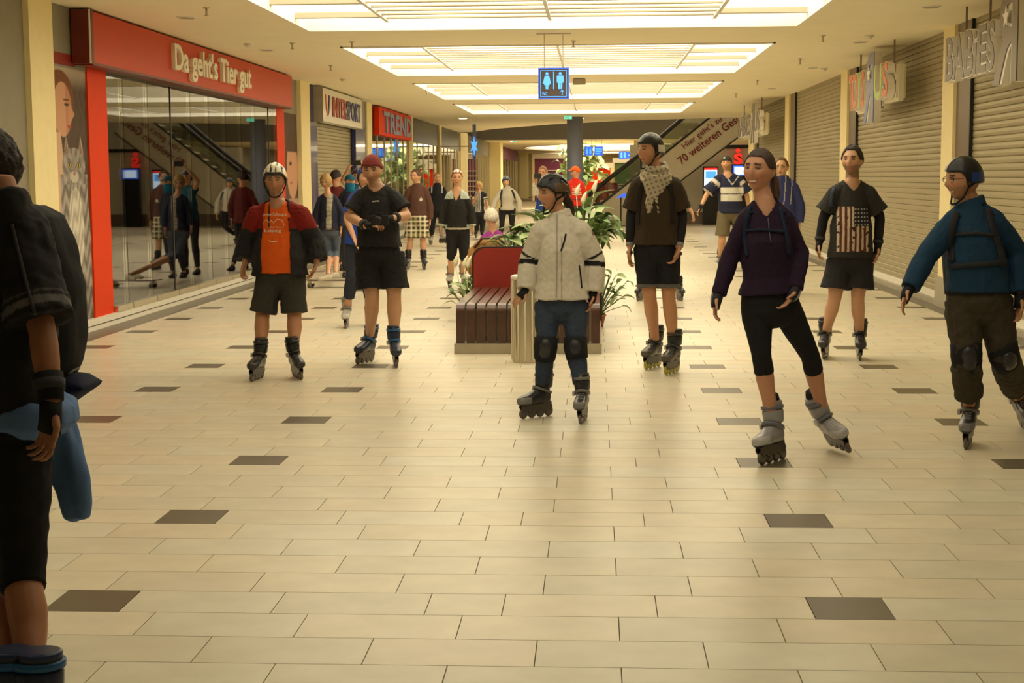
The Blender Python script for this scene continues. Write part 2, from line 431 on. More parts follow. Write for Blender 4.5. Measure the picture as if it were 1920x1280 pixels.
# pet shop front
pet = thing('storefront', 'pet shop front with red fascia, posters and tall glass panes on the left', 'shop front', (XL, 21, 0))
def P(name, bm, m, par=pet, smooth=False):
    o = obj(name, bm, m, par, smooth); o.matrix_parent_inverse = Matrix.Translation(-Vector(par.location)); return o
P('sill', bx(XL-.12, XL+.04, 15.35, 28.4, 0.0, .13), 'whitem')
P('sill_groove', bx(XL-.12, XL+.045, 15.35, 28.4, .055, .062), 'ink')
P('header', bx(XL-.12, XL-.02, 15.35, 28.4, 2.86, ZC-.002), 'greywall')
P('red_stripe', bx(XL-.03, XL-.005, 16.55, 17.2, .13, 2.9), 'redstripe')
P('red_stripe', bx(XL-.03, XL-.005, 26.5, 27.15, .13, 2.9), 'redstripe')
P('red_band', bx(XL-.03, XL-.012, 15.35, 16.2, 2.88, 3.0), 'redm')
P('poster_backing', bx(XL-.10, XL-.03, 15.35, 16.56, .13, 2.9), 'jamb')
P('poster_backing', bx(XL-.10, XL-.03, 27.1, 28.4, .13, 2.9), 'jamb')
def cat_poster(u, v):
    n = len(u); c = np.zeros((n, 3)); c[:] = (0.10, 0.065, 0.045)
    nz = np.sin(u*40 + 3*np.sin(v*30)) * .5 + np.sin(v*90 + 4*np.sin(u*23)) * .5
    c *= (1 + .15*nz)[:, None]
    up = sm(.90, .99, v); c = c*(1-up)[:, None] + np.array((.45,.36,.26))*up[:, None]
    hair = (((u-.30)/.36)**2 + ((v-.87)/.11)**2 < 1) | ((u < .16) & (v > .55)); c[hair] = (.20,.07,.03)
    face = (((u-.36)/.24)**2 + ((v-.83)/.105)**2 < 1); c[face] = (.62,.33,.20)
    sh = face & (u > .44); c[sh] = (.50,.24,.14)
    nose = (u > .50) & (u < .67 - abs(v-.815)*3.2) & (abs(v-.82) < .05); c[nose] = (.58,.29,.17)
    c[((u-.47)/.06)**2 + ((v-.850)/.006)**2 < 1] = (.06,.03,.02); c[(abs(u-.46) < .08) & (abs(v-.868) < .003)] = (.15,.06,.03)
    c[((u-.52)/.05)**2 + ((v-.765)/.007)**2 < 1] = (.42,.09,.06)
    body = (u < .30 + .45*(.72-v)) & (v < .74) & (v > .30); c[body] = (.66,.43,.28)
    w_ = .40 + .05*np.sin(v*9); cat = (((u-.60)/.30)**2 + ((v-.61)/.075)**2 < 1) | ((np.abs(u-.60) < w_) & (v < .58))
    ear = ((np.abs(u-.42) < (.735-v)*1.0) | (np.abs(u-.80) < (.735-v)*1.0)) & (v > .62) & (v < .735)
    r = np.hypot((u-.60), (v-.60)*2.3); th = np.arctan2((v-.60)*2.3, u-.60)
    str_ = np.where(v > .54, np.sin(th*9 + 5*r)*.5 + np.sin(r*46 + 3*np.sin(th*4))*.5, np.sin(v*70 + 7*np.sin(u*5) + 2*np.sin(u*31)))
    hairs = np.sin(u*190 + v*60 + 4*np.sin(v*80)) * np.sin(v*260 + u*70)
    fur = .27 + .12*str_ + .07*hairs
    m_ = cat | ear
    c[m_] = np.stack([fur*1.08, fur*.96, fur*.84], 1)[m_]
    ch = cat & (((u-.62)/.20)**2 + ((v-.36)/.17)**2 < 1); c[ch] = np.clip(np.stack([fur*1.2+.25, fur*1.15+.22, fur*1.0+.17], 1), 0, .85)[ch]
    mz = cat & (((u-.61)/.11)**2 + ((v-.570)/.022)**2 < 1); c[mz] = (.55,.50,.42)
    for ex in (.49, .73):
        c[((u-ex)/.055)**2 + ((v-.615)/.013)**2 < 1] = (.04,.03,.02); c[((u-ex)/.045)**2 + ((v-.615)/.010)**2 < 1] = (.55,.42,.12); c[((u-ex)/.013)**2 + ((v-.615)/.009)**2 < 1] = (.02,.02,.01)
    c[((u-.61)/.030)**2 + ((v-.583)/.008)**2 < 1] = (.40,.16,.12)
    c[(np.abs(np.abs(u-.42)-0) < (.715-v)*.6) & (v > .66) & (v < .71)] = (.30,.15,.11); c[(np.abs(u-.80) < (.715-v)*.6) & (v > .66) & (v < .71)] = (.30,.15,.11)
    low = (v < .13) & cat; c[low] *= .75
    return np.clip(c, 0, 1)
o = grid_paint('poster', (XL-.025, 15.37, .14), (0,1,0), (0,0,1), 1.18, 2.74, 130, 300, cat_poster, 'paint', pet); o.matrix_parent_inverse = Matrix.Translation(-Vector(pet.location))
o['label'] = 'poster of a woman with a grey tabby cat'
def man_poster(u, v):
    c = np.zeros((len(u), 3)); c[:] = (.10,.06,.045)
    c[((u-.6)/.42)**2 + ((v-.62)/.20)**2 < 1] = (.62,.33,.2)
    c[(u > .2) & (v > .74) & (((u-.6)/.46)**2 + ((v-.68)/.2)**2 < 1)] = (.09,.05,.03)
    c[(abs(u-.45) < .09) & (abs(v-.66) < .01)] = (.05,.03,.02)
    c[(abs(u-.5) < .1) & (abs(v-.53) < .008)] = (.40,.14,.1)
    c[(v < .42) & (u > .3)] = (.45,.30,.22)
    return c
o = grid_paint('poster', (XL-.025, 27.17, .14), (0,1,0), (0,0,1), 1.22, 2.74, 40, 90, man_poster, 'paint', pet); o.matrix_parent_inverse = Matrix.Translation(-Vector(pet.location))
o['label'] = 'poster of a dark-haired man'
yy = 17.2; k = 0
while yy < 26.49:
    wd = 1.0 if k else 0.6
    y2 = min(yy + wd, 26.5)
    P('glass_pane', bx(XL-.02, XL-.008, yy+.006, y2-.006, .14, 2.88), 'glass')
    if k in (2, 8): P('door_joint', bx(XL-.03, XL+.0, y2-.012, y2+.012, .13, 2.88), 'ink')
    P('pane_shoe', bx(XL-.035, XL+.045, yy+.01, y2-.01, .13, .20), 'steel')
    yy = y2; k += 1
# red fascia box with letters
fas = thing('shop_sign', 'long red pet shop fascia with cream letters reading Da geht\'s Tier gut', 'shop sign', (XL, 21, 2.9))
def PF(name, bm, m): return P(name, bm, m, fas)
PF('fascia_board', bx(-5.48, -5.40, 16.15, 26.9, 2.93, 3.47), 'red')
PF('side_cheek', bx(XL, -5.38, 16.07, 16.15, 2.91, 3.48), 'dred')
PF('edge_trim', bx(-5.40, -5.385, 16.05, 16.09, 2.91, 3.48), 'whitem')
PF('soffit_lip', bx(XL, -5.40, 16.15, 26.9, 2.90, 2.93), 'dred')
for l in lettering("Da geht's Tier gut", (-5.375, 19.2, 2.96), (0,1,0), (0,0,1), 4.3, .45, 'lettw', fas, .025, .022):
    l.matrix_parent_inverse = Matrix.Translation(-Vector(fas.location))
# inside the pet shop
struct('wall_back', bx(-11.2, -11, 15, 28.6, 0, ZC), 'greywall')
struct('wall_shop_side', bx(-11, XL-.3, 14.8, 15, 0, ZC), 'greywall')
struct('wall_shop_far', bx(-11, XL-.12, 28.4, 28.6, 0, ZC), 'greywall')
struct('trim_20', bx(-11, XL-.12, 15, 28.4, -.01, .004), 'carpet')
def shelf_unit(x, y, label):
    t = thing('display_shelf', label, 'shelf', (x, y, 0))
    obj('side_panel', bx(-.4, .4, -.02, 0, 0, 1.5), 'whitem', t); obj('side_panel', bx(-.4, .4, 1.6, 1.62, 0, 1.5), 'whitem', t)
    for i in range(4): obj('shelf_board', bx(-.4, .4, 0, 1.6, .1+.42*i, .13+.42*i), 'whitem', t)
    for i in range(4):
        b = BM()
        for j in range(7): box(b, -.3, .3, .08+.21*j, .22+.21*j, .135+.42*i, .135+.42*i+.18+.08*((i*j*7) % 3)/2)
        g = obj('packed_goods', b, ['leafd','redm','curtain','blue'][i], t); g['kind'] = 'stuff'
shelf_unit(-8.6, 18.4, 'goods shelf inside the pet shop, nearest behind the glass')
shelf_unit(-8.6, 22.4, 'goods shelf inside the pet shop, farther from the viewer')
t = thing('counter_gate', 'white entrance gate stand behind the pet shop glass', 'gate', (-6.5, 23.6, 0))
obj('post', bx(-.03, .03, 0, .06, 0, 1.4), 'whitem', t); obj('post', bx(-.03, .03, 1.4, 1.46, 0, 1.4), 'whitem', t)
obj('top_rail', bx(-.05, .05, -.02, 1.48, 1.32, 1.52), 'whitem', t)
t = thing('sale_stand', 'narrow poster stand inside the pet shop beside the red stripe', 'stand', (-6.6, 18.2, 0))
obj('pole', cyl(BM(), (0,0,.02), .02, 1.5, 10), 'steel', t); obj('foot', cyl(BM(), (0,0,0.005), .2, .02, 18), 'steel', t)
obj('board', bx(-.02, .02, -.18, .18, 1.2, 1.9), 'sigcream', t)

# sports shop with shutter
def shutter(label, x, y0, y1, side, z1=3.4, jamb=None):
    """side=+1: faces -x (right wall); side=-1: faces +x (left wall)"""
    t = thing('roller_shutter', label, 'shutter', (x, (y0+y1)/2, 0))
    L = y1 - y0; p = .078; n = int(z1 / p)
    prof = [(.004,0), (-.006,.006), (-.010,.035), (-.007,.066), (.002,.076), (.010,.076), (.010,0)]
    bm = BM(); prism(bm, [Vector((side*a, -L/2+.03, b)) for a, b in prof], (0, L-.06, 0))
    bmesh.ops.recalc_face_normals(bm, faces=bm.faces)
    me = bpy.data.meshes.new('slat'); bm.to_mesh(me); bm.free(); me.materials.append(MT['slat'])
    for i in range(n):
        o = bpy.data.objects.new('slat', me); C.objects.link(o); o.parent = t; o.location = (0, 0, .16 + i*p)
    obj('bottom_rail', bx(-.03, .03, -L/2+.02, L/2-.02, .07, .16), 'whitem', t)
    obj('guide_rail', bx(-.05, .05, -L/2-.01, -L/2+.03, .02, z1+.1), 'darkm', t)
    obj('guide_rail', bx(-.05, .05, L/2-.03, L/2+.01, .02, z1+.1), 'darkm', t)
    obj('backing', bx(min(.02*side, .05*side), max(.02*side, .05*side), -L/2, L/2, .07, z1+.1), 'dark', t)
    return t
struct('trim_13', bx(XL-.3, XL+.03, 29.3, 30.2, 0, ZC), 'blue')
struct('trim_14', bx(XL-.3, XL+.03, 35.1, 36.7, 0, ZC), 'blue')
shutter('grey roller shutter of the sports shop on the left, between two blue pillars', XL-.10, 30.2, 35.1, -1, 2.72)
isg = thing('shop_sign', 'white sports shop sign board with red and blue INTERSPORT lettering', 'shop sign', (XL, 32, 2.8))
P('board', bx(XL-.02, -5.40, 29.9, 35.0, 2.80, 3.46), 'white', isg)
P('board_rim', bx(XL-.02, -5.385, 29.86, 29.9, 2.78, 3.48), 'plinth', isg)
P('board_rim', bx(XL-.02, -5.385, 35.0, 35.04, 2.78, 3.48), 'plinth', isg)
for l in lettering('INTERSPORT', (-5.39, 31.0, 2.92), (0,1,0), (0,0,1), 3.7, .42, ['lettr']*5 + ['lettb']*5, isg, .008, .02):
    l.matrix_parent_inverse = Matrix.Translation(-Vector(isg.location))
b = BM(); pts = [(0,.42),(.12,.40),(.2,.1),(.26,0),(.2,0),(.08,.12)]
prism(b, [Vector((-5.398, 30.2+a, 2.92+c)) for a, c in pts], (.012,0,0)); P('logo_swoosh', b, 'letto', isg)
b = BM(); pts = [(.42,.42),(.56,.40),(.40,.06),(.30,0),(.26,.05),(.36,.2)]
prism(b, [Vector((-5.398, 30.2+a, 2.92+c)) for a, c in pts], (.012,0,0)); P('logo_swoosh', b, 'lettb', isg)

# glazed fronts farther along on the left
def glazed(label, y0, y1, n, hang, signm=None, z1=2.75, dep=3.0):
    t = thing('storefront', label, 'shop front', (XL, (y0+y1)/2, 0))
    def Q(nm, bm, m): 
        o = obj(nm, bm, m, t); o.matrix_parent_inverse = Matrix.Translation(-Vector(t.location)); return o
    Q('sill', bx(XL-.1, XL+.02, y0, y1, 0, .15), 'whitem')
    Q('header', bx(XL-.12, XL, y0, y1, z1, ZC-.002), signm or 'greywall')
    Q('back_wall', bx(XL-dep-.1, XL-dep, y0, y1, 0, ZC), 'curtain' if hang else 'greywall')
    Q('shop_floor', bx(XL-dep, XL-.1, y0, y1, 0, .01), 'carpet')
    Q('party_wall', bx(XL-dep, XL, y1-.05, y1+.05, 0, ZC), 'plinth')
    s = (y1-y0)/n
    for i in range(n):
        Q('glass_pane', bx(XL-.02, XL-.01, y0+i*s+.03, y0+(i+1)*s-.03, .15, z1), 'glass')
        Q('mullion', bx(XL-.05, XL+.01, y0+i*s-.03, y0+i*s+.03, .15, z1), 'steel')
    if hang:
        b = BM()
        for i in range(int((y1-y0)/.32)):
            yy = y0+.2+i*.32; box(b, XL-.55, XL-.5, yy, yy+.15, .3, 1.9)
        o = Q('curtain_strip', b, 'curtain'); o['kind'] = 'stuff'
        b = BM()
        for i in range(int((y1-y0)/.5)):
            yy = y0+.25+i*.5; ellip(b, (XL-.35, yy, 2.35), (.07,.12,.28), None, 8)
        o = Q('hanging_foliage', b, hang); o['kind'] = 'stuff'
    return t
glazed('glazed shop front with red sign reading TREND, right of the sports shop', 37.5, 45.4, 6, 'leafd', 'dred')
ts = thing('shop_sign', 'red and white TREND shop sign on the far left fascia', 'shop sign', (XL, 41, 2.8))
P('board', bx(XL+.012, -5.46, 38.2, 45.0, 2.76, 3.46), 'redstripe', ts)
for l in lettering('TREND', (-5.45, 38.9, 2.83), (0,1,0), (0,0,1), 5.9, .55, 'lettv', ts, .02, .03):
    l.matrix_parent_inverse = Matrix.Translation(-Vector(ts.location))
struct('trim_15', bx(XL-.3, XL+.06, 45.4, 46.0, 0, ZC), 'cream')
glazed('dark glazed shop front just beyond the TREND shop', 46.0, 54, 5, 'leafd', 'darkm')
glazed('glazed shop front with steel mullions beside the blue hanging sign', 54.6, 63, 6, 'leaf', 'darkm')
struct('trim_16', bx(XL-.3, XL+.06, 54, 54.6, 0, ZC), 'cream')
glazed('farthest glazed shop front on the left with pale curtains', 64.2, 80, 9, 'leaf', 'greywall')
struct('trim_17', bx(XL-.3, XL+.2, 63, 64.2, 0, ZC), 'cream')
struct('trim_18', bx(XL-.3, XL+.6, 80, 82, 0, ZC), 'cream')
glazed('last shop front visible at the end of the left row', 82, 110, 9, 'redm', 'purple')

# ---- right side
struct('wall_right', bx(XR+.12, XR+.4, -2, 43.9, 0, ZC), 'greywall')
def rpillar(n, y0, y1, j0=None):
    o = struct('trim_%d' % n, bx(XR-.02, XR+.14, y0, y1, 0, ZC), 'cream')
    obj('plinth', bx(XR-.05, XR+.14, y0-.02, y1+.02, 0, .38), 'plinth', o)
    if j0: obj('jamb_panel', bx(XR+.02, XR+.13, j0, y0, .0, ZC), 'jamb', o)
rpillar(30, 19.0, 19.6, 18.35); rpillar(31, 26.9, 27.6, 26.2); rpillar(32, 34.9, 35.6, 34.1); rpillar(33, 42.6, 43.9, 41.9)
struct('trim_34', bx(XR-.02, XR+.14, 9.4, 10.1, 0, ZC), 'cream')
shutter('nearest grey roller shutter on the right behind the BABIES sign', XR+.06, 10.2, 18.3, 1)
shutter('grey roller shutter on the right behind the TOYS sign', XR+.06, 19.62, 26.18, 1)
shutter('grey roller shutter on the right between two cream pillars, without a sign', XR+.06, 27.62, 34.08, 1)
shutter('farthest grey roller shutter on the right', XR+.06, 35.62, 41.9, 1)
for i, (y0, y1) in enumerate(((10.1,19.0),(19.6,26.9),(27.6,34.9),(35.6,42.6))):
    struct('baseboard_right_%d' % i, bx(XR-.03, XR+.12, y0+.02, y1-.02, 0, .07), 'plinth')
    
# hanging signs on the right: letters of a real thickness with pale rims
def hang_sign(label, rows, x, rods, body=None):
    t = thing('hanging_sign', label, 'shop sign', (x, rows[0][1], 3.0))
    def Q(o): o.matrix_parent_inverse = Matrix.Translation(-Vector(t.location)); return o
    for (s, yfar, ynear, z0, z1, m) in rows:
        for l in lettering(s, (x+.0, yfar, z0), (0,-1,0), (0,0,1), yfar-ynear, z1-z0, 'edge', t, .05, .036, name='letter_rim'): Q(l)
        for l in lettering(s, (x-.052, yfar-.01, z0+.01), (0,-1,0), (0,0,1), yfar-ynear-.02, z1-z0-.02, m, t, .006, .012, name='letter'): Q(l)
    for y in rods: Q(obj('hanging_rod', cyl(BM(), (x+.04, y, rows[0][4]-.1), .012, ZC-rows[0][4]+.1, 8), 'jamb', t))
    if body:
        for (y0, y1, z0, z1) in body: Q(obj('sign_body', bx(x+.06, x+.19, y0, y1, z0, z1, .03), 'sigcream', t))
    Q(obj('carrier_bar', bx(x+.05, x+.07, rows[-1][2], rows[0][1], rows[0][3]+.25, rows[0][3]+.29), 'jamb', t))
    return t
def rev_R(parent, x, y, z0, h, wdt, m, rim):
    """the mirrored capital R between the words, with a star in its bowl"""
    for (mm, off, ex, xx) in ((rim, .05, .05, x), (m, .015, .006, x-.056)):
        cm = text_mesh('R', 1, ex, off); c = get_co(cm)
        x0, x1, y0, y1 = c[:,0].min(), c[:,0].max(), c[:,1].min(), c[:,1].max()
        c[:,0] = (c[:,0]-x0)/(x1-x0)*wdt; c[:,1] = (c[:,1]-y0)/(y1-y0)*h
        out = np.stack([xx + c[:,2], y - wdt + c[:,0], z0 + c[:,1]], 1)      # mirrored when seen from the corridor
        set_co(cm, out); o = link_mesh('letter_rim' if mm == rim else 'letter', cm, mm, parent)
        o.matrix_parent_inverse = Matrix.Translation(-Vector(parent.location))
    b = BM(); pts = []
    for i in range(10):
        r = (.10 if i % 2 == 0 else .045) * h/.8; a = PI/2 + i*PI/5
        pts.append(Vector((x-.075, y - wdt*.55 + r*math.cos(a), z0 + h*.70 + r*math.sin(a))))
    prism(b, pts, (.012, 0, 0)); o = obj('star', b, rim, parent); o.matrix_parent_inverse = Matrix.Translation(-Vector(parent.location))
sx = 4.02
t = hang_sign('large grey and white BABIES letters hanging at the right, nearest sign', [('BABiES', 17.55, 15.42, 2.70, 3.22, 'lettgrey')], sx, (17.0, 16.0))
rev_R(t, sx, 15.45, 2.55, .90, .85, 'lettgrey', 'edge')
t = hang_sign('colourful TOYS R US sign with cream body hanging at the right', [('TOYS', 24.1, 22.75, 2.66, 3.22, ['letto','letto','lettg','letto']), ('US', 21.95, 20.95, 2.72, 3.22, ['lettg','letto'])], sx, (23.6, 21.0), [(21.9, 24.15, 2.62, 3.1), (20.9, 22.0, 2.68, 3.2)])
rev_R(t, sx, 22.75, 2.42, 1.0, .80, 'lettv', 'edge')
t = hang_sign('farthest grey and cream BABIES sign hanging at the right by the pillar', [('BABiES', 40.9, 37.6, 2.66, 3.2, 'lettgrey'), ('US', 36.8, 35.6, 2.7, 3.2, 'lettgrey')], sx-.15, (40.2, 36.0), [(35.7, 40.9, 2.62, 3.15)])
rev_R(t, sx-.15, 37.6, 2.45, .95, .8, 'lettgrey', 'edge')

# ---- toilet sign hanging in the middle
c = at(1038, 156.5, 19.55)
ws = thing('toilet_sign', 'square blue-lit toilet sign with woman and man figures hanging mid corridor', 'sign', c)
h = .198
obj('sign_box', bx(-h, h, 0, .08, -h, h, .008), 'signback', ws)
fr = BM()
for (a0, a1, b0, b1) in ((-h,h,h-.012,h),(-h,h,-h,-h+.012),(-h,-h+.012,-h,h),(h-.012,h,-h,h)): box(fr, a0, a1, -.008, 0, b0, b1)
obj('blue_frame', fr, 'bluescr', ws)
fr = BM()
for (a0, a1, b0, b1) in ((-.17,.17,.162,.168),(-.17,.17,-.168,-.162),(-.17,-.164,-.168,.168),(.164,.17,-.168,.168)): box(fr, a0, a1, -.010, 0, b0, b1)
obj('inner_frame', fr, 'bluelite', ws)
obj('divider', bx(-.005, .005, -.010, 0, -.07, .15), 'bluelite', ws)
def figure(x, woman):
    b = BM(); cyl(b, (x, -.012, .125), .019, .012, 14, 'y')
    if woman: pts = [(-.028,.10),(.028,.10),(.052,.0),(.034,-.005),(.02,.05),(.036,-.02),(.018,-.02),(.018,-.07),(.003,-.07),(.003,-.02),(-.003,-.02),(-.003,-.07),(-.018,-.07),(-.018,-.02),(-.036,-.02),(-.02,.05),(-.034,-.005),(-.052,.0)]
    else: pts = [(-.038,.10),(.038,.10),(.044,.09),(.044,.01),(.028,.01),(.028,.03),(.024,-.07),(.003,-.07),(.003,.005),(-.003,.005),(-.003,-.07),(-.024,-.07),(-.028,.03),(-.028,.01),(-.044,.01),(-.044,.09)]
    prism(b, [Vector((x+a, -.012, c_)) for a, c_ in pts], (0, .012, 0)); return b
obj('woman_figure', figure(-.085, True), 'bluelite', ws); obj('man_figure', figure(.085, False), 'bluelite', ws)
b = BM(); box(b, .105, .115, -.01, 0, -.15, -.09); prism(b, [Vector((.11-.035, -.01, -.115)), Vector((.11, -.01, -.08)), Vector((.11+.035, -.01, -.115)), Vector((.11, -.01, -.095))], (0,.01,0))
obj('arrow', b, 'bluelite', ws)
lettering('WC', (c.x-.15, c.y-.004, c.z-.15), (1,0,0), (0,0,1), .07, .04, 'bluelite', ws, .004, .0, each=False, name='lettering')[0].matrix_parent_inverse = Matrix.Translation(-c)
for xx in (-.12, .12): obj('hanging_rod', cyl(BM(), (xx, .04, h), .006, ZC-c.z-h, 8), 'steel', ws)
obj('ceiling_bracket', bx(-.22, .22, .02, .06, ZC-c.z-.012, ZC-c.z), 'steel', ws)
p = at(1086, 153, 28.6); t = tag(obj('emergency_light', bx(-.12, .12, -.03, .03, -.055, .055, .01), 'plinth', None, False, p), 'small grey emergency light box just right of the toilet sign', 'lamp')
obj('bracket', bx(-.1, .1, -.01, .01, .05, ZC-p.z), 'plinth', t)
# ------------------------------------------------------------------ far end: void, far ceiling, back wall
bm = BM(); box(bm, -12, 14, 76, 126, ZC, ZC+.6)
struct('ceiling_far', bm, 'ceil')
struct('wall_bulkhead', bx(-12, 14, 75.6, 76, ZC, 8), 'greywall')
struct('wall_void_top', bx(-12, 14, 48, 76, 8, 8.2), 'greywall')
struct('wall_void_side', bx(9.7, 10, 44, 126, 0, 8), 'greywall')
struct('wall_void_left', bx(-8.2, -8, 48, 76, ZC, 8), 'greywall')
struct('wall_end', bx(-12, 14, 124, 124.3, 0, ZC), 'cream')
for nm, (cx, cy, rx, ry, z) in (('large oval ceiling cove light far down the mall', (2.0, 95, 6.4, 13, ZC-.03)), ('smaller oval ceiling cove light at the very end', (1.0, 115.5, 5.0, 5, ZC-.03))):
    t = thing('cove_light', nm, 'ceiling light', (cx, cy, z))
    obj('diffuser', loft(BM(), [((0,0,0), (1,0,0), (0,1,0), rx, ry), ((0,0,.02), (1,0,0), (0,1,0), rx, ry)], 40), 'glow2', t)
    rings = []
    bm = BM(); n = 40
    a = [bm.verts.new((math.cos(2*PI*k/n)*rx, math.sin(2*PI*k/n)*ry, -.06)) for k in range(n)]
    b = [bm.verts.new((math.cos(2*PI*k/n)*(rx+.2), math.sin(2*PI*k/n)*(ry+.3), .02)) for k in range(n)]
    for k in range(n): bm.faces.new([a[k], a[(k+1) % n], b[(k+1) % n], b[k]])
    obj('rim', bm, 'louver', t)
def down(px, py, nm, z=ZC):
    p = atz(px, py, z); t = thing('downlight', 'small round recessed downlight ' + nm, 'lamp', (p.x, p.y, z))
    obj('ring', cyl(BM(), (0,0,-.01), .16, .01, 18), 'whitem', t); obj('lens', cyl(BM(), (0,0,-.018), .12, .009, 18), 'lamp', t)
down(1087, 221.5, 'beside the green exit sign near the blue column'); down(868, 221.5, 'on the far left of the ceiling, before the curved edge')
down(961, 264.8, 'far back beside the small exit sign', ZC); 
def exit_sign(px, py, Y, nm):
    c = at(px, py, Y); t = thing('exit_sign', nm, 'sign', c)
    obj('housing', bx(-.12, .12, 0, .05, -.06, .06), 'plinth', t)
    obj('light_panel', bx(-.115, -.01, -.008, 0, -.05, .05), 'greenlite', t); obj('light_panel', bx(.01, .115, -.008, 0, -.05, .05), 'greenlite', t)
    b = BM(); prism(b, [Vector((-.09, -.012, -.012)), Vector((-.05, -.012, -.012)), Vector((-.05, -.012, -.03)), Vector((-.02, -.012, 0)), Vector((-.05, -.012, .03)), Vector((-.05, -.012, .012)), Vector((-.09, -.012, .012))], (0, .003, 0))
    obj('arrow', b, 'whitem', t)
    obj('stem', cyl(BM(), (0, .025, .06), .01, ZC-c.z-.06, 8), 'steel', t)
exit_sign(1065, 220, 45.4, 'small green running exit sign under the ceiling near the blue column')
exit_sign(965, 264, 77.5, 'tiny green exit sign far down the left half of the mall')


# back wall shop fronts
def front(nm, label, x0, x1, y, z1, m, bars=0):
    t = thing('storefront', label, 'shop front', ((x0+x1)/2, y, 0)); hw = (x1-x0)/2
    obj('back_panel', bx(-hw, hw, 0, .1, 0, z1), m, t)
    obj('side_post', bx(-hw-.15, -hw, -.2, .1, 0, z1+.2), 'cream', t); obj('side_post', bx(hw, hw+.15, -.2, .1, 0, z1+.2), 'cream', t)
    obj('lintel', bx(-hw-.15, hw+.15, -.22, .1, z1, z1+.35), 'whitem', t)
    for i in range(bars): obj('shelf_board', bx(-hw*.8, hw*.8, -.35, 0, .3+i*.35, .36+i*.35), 'whitem', t)
front('purple', 'purple shop front with shelves at the far end, left of the blue column', -4.2, -1.3, 105, 2.9, 'purple', 6)
front('dark', 'dark shop front at the far end behind the escalator', 1.5, 4.2, 118, 2.7, 'leafd', 3)
front('orange', 'orange red shop front at the far end right of the blue column', -.6, 1.0, 100, 2.2, 'redstripe', 0)
front('dark', 'dark green shop front at the far right behind the escalator rail', 4.6, 7.5, 100, 2.7, 'darkm', 4)
for i, (px, Y) in enumerate(((982, 116), (1200, 78), (1214, 84))):
    c = at(px, 330, Y)
    struct('trim_%d' % (50+i), bx(c.x-.32, c.x+.32, Y, Y+.6, 0, ZC if Y > 75 else 3.5), 'cream')

# blue-grey column
c = at(1078, 300, 47.2)
t = thing('round_column', 'round blue-grey column standing free in the middle of the mall', 'column', (c.x, 47.2, 0))
obj('shaft', cyl(BM(), (0,0,.12), .25, 3.38, 32), 'bluecol', t, True); obj('base_ring', cyl(BM(), (0,0,0), .29, .12, 32), 'steel', t, True)
# blue hanging signs far away
def blue_sign(px, py, Y, wd, hg, nm, rows):
    c = at(px, py, Y); t = thing('hanging_info_sign', nm, 'sign', c)
    obj('sign_box', bx(-wd/2, wd/2, 0, .1, -hg/2, hg/2), 'signback', t)
    obj('blue_panel', bx(-wd/2+.01, wd/2-.01, -.01, 0, -hg/2+.01, hg/2-.01), 'bluescr', t)
    for r in rows: obj('pictogram', bx(r[0]*wd, r[1]*wd, -.016, -.01, r[2]*hg, r[3]*hg), 'bluelite', t)
    for xx in (-wd*.35, wd*.35): obj('hanging_rod', cyl(BM(), (xx, .05, hg/2), .012, max(.05, (ZC if (Y > 76 or Y < 48) else 8) - c.z - hg/2), 6), 'steel', t)
blue_sign(1104, 283, 77, .42, .46, 'blue-lit square info sign left one of the pair right of the column', [(-.3,-.08,-.35,.2),(-.27,-.11,.25,.38),(.08,.3,-.35,.2),(.11,.27,.25,.38)])
blue_sign(1122.5, 283, 77, .42, .46, 'blue-lit square info sign right one of the pair right of the column', [(-.4,.4,.15,.3),(-.4,.4,-.1,.05),(-.4,.2,-.35,-.2)])
blue_sign(1168, 291, 95, .5, .5, 'small blue-lit sign in the distance above the escalator rail', [(-.3,-.05,-.35,.35),(.1,.35,-.35,.35)])
blue_sign(1181, 291, 97, .42, .42, 'smallest distant blue-lit sign by the black handrail', [(-.3,.3,-.1,.1)])
c = at(889, 274, 53); t = thing('blade_sign', 'vertical blue-lit star-shaped sign projecting from the left shop fronts', 'sign', c)
b = BM(); pts = []
for i in range(12):
    r = .34 if i % 2 == 0 else .15; a = PI/2 + i*PI/6; pts.append(Vector((r*.42*math.cos(a), -.05, r*math.sin(a))))
prism(b, pts, (0, .1, 0)); obj('lit_star', b, 'bluelite', t)
obj('post', bx(-.06, .06, .06, .14, -.5, ZC-c.z), 'bluecol', t); obj('arm', bx(-1.2, -.05, .08, .12, -.02, .02), 'steel', t)

# ---- escalator
Ye = 51.0
def E(px, py, Y=Ye): return at(px, py, Y)
t = thing('escalator', 'escalator rising to the right with grey cladding and maroon writing', 'escalator', E(1115, 418))
T0 = Vector(t.location)
def QE(o): o.matrix_parent_inverse = Matrix.Translation(-T0); return o
def poly(name, pix, Y, dy, m, par=t):
    b = BM(); prism(b, [at(px, py, Y) for px, py in pix], (0, dy, 0)); return QE(obj(name, b, m, par))
fl = 330 + 1.68*F/Ye - 1
poly('side_cladding', [(1128, fl), (1118, 408), (1127.5, 384), (1175, 347), (1248.7, 287), (1408, 162), (1408, 238), (1284, 332), (1196, 400), (1172, fl)], Ye, 1.3, 'escpanel')
poly('lower_edge_strip', [(1408, 238), (1284, 332), (1196, 400), (1172, fl), (1174, fl), (1198, 401.5), (1286, 333.5), (1408, 241)], Ye-.03, .1, 'darkm')
poly('balustrade_panel', [(1127.5, 381), (1107, 377), (1107, 366), (1200, 291), (1246.6, 252), (1400, 122), (1400, 166), (1248.7, 285), (1175, 344)], Ye+.02, .03, 'glass')
poly('balustrade_panel', [(1127.5, 381), (1107, 377), (1107, 366), (1200, 291), (1246.6, 252), (1400, 122), (1400, 166), (1248.7, 285), (1175, 344)], Ye+1.2, .03, 'glass')
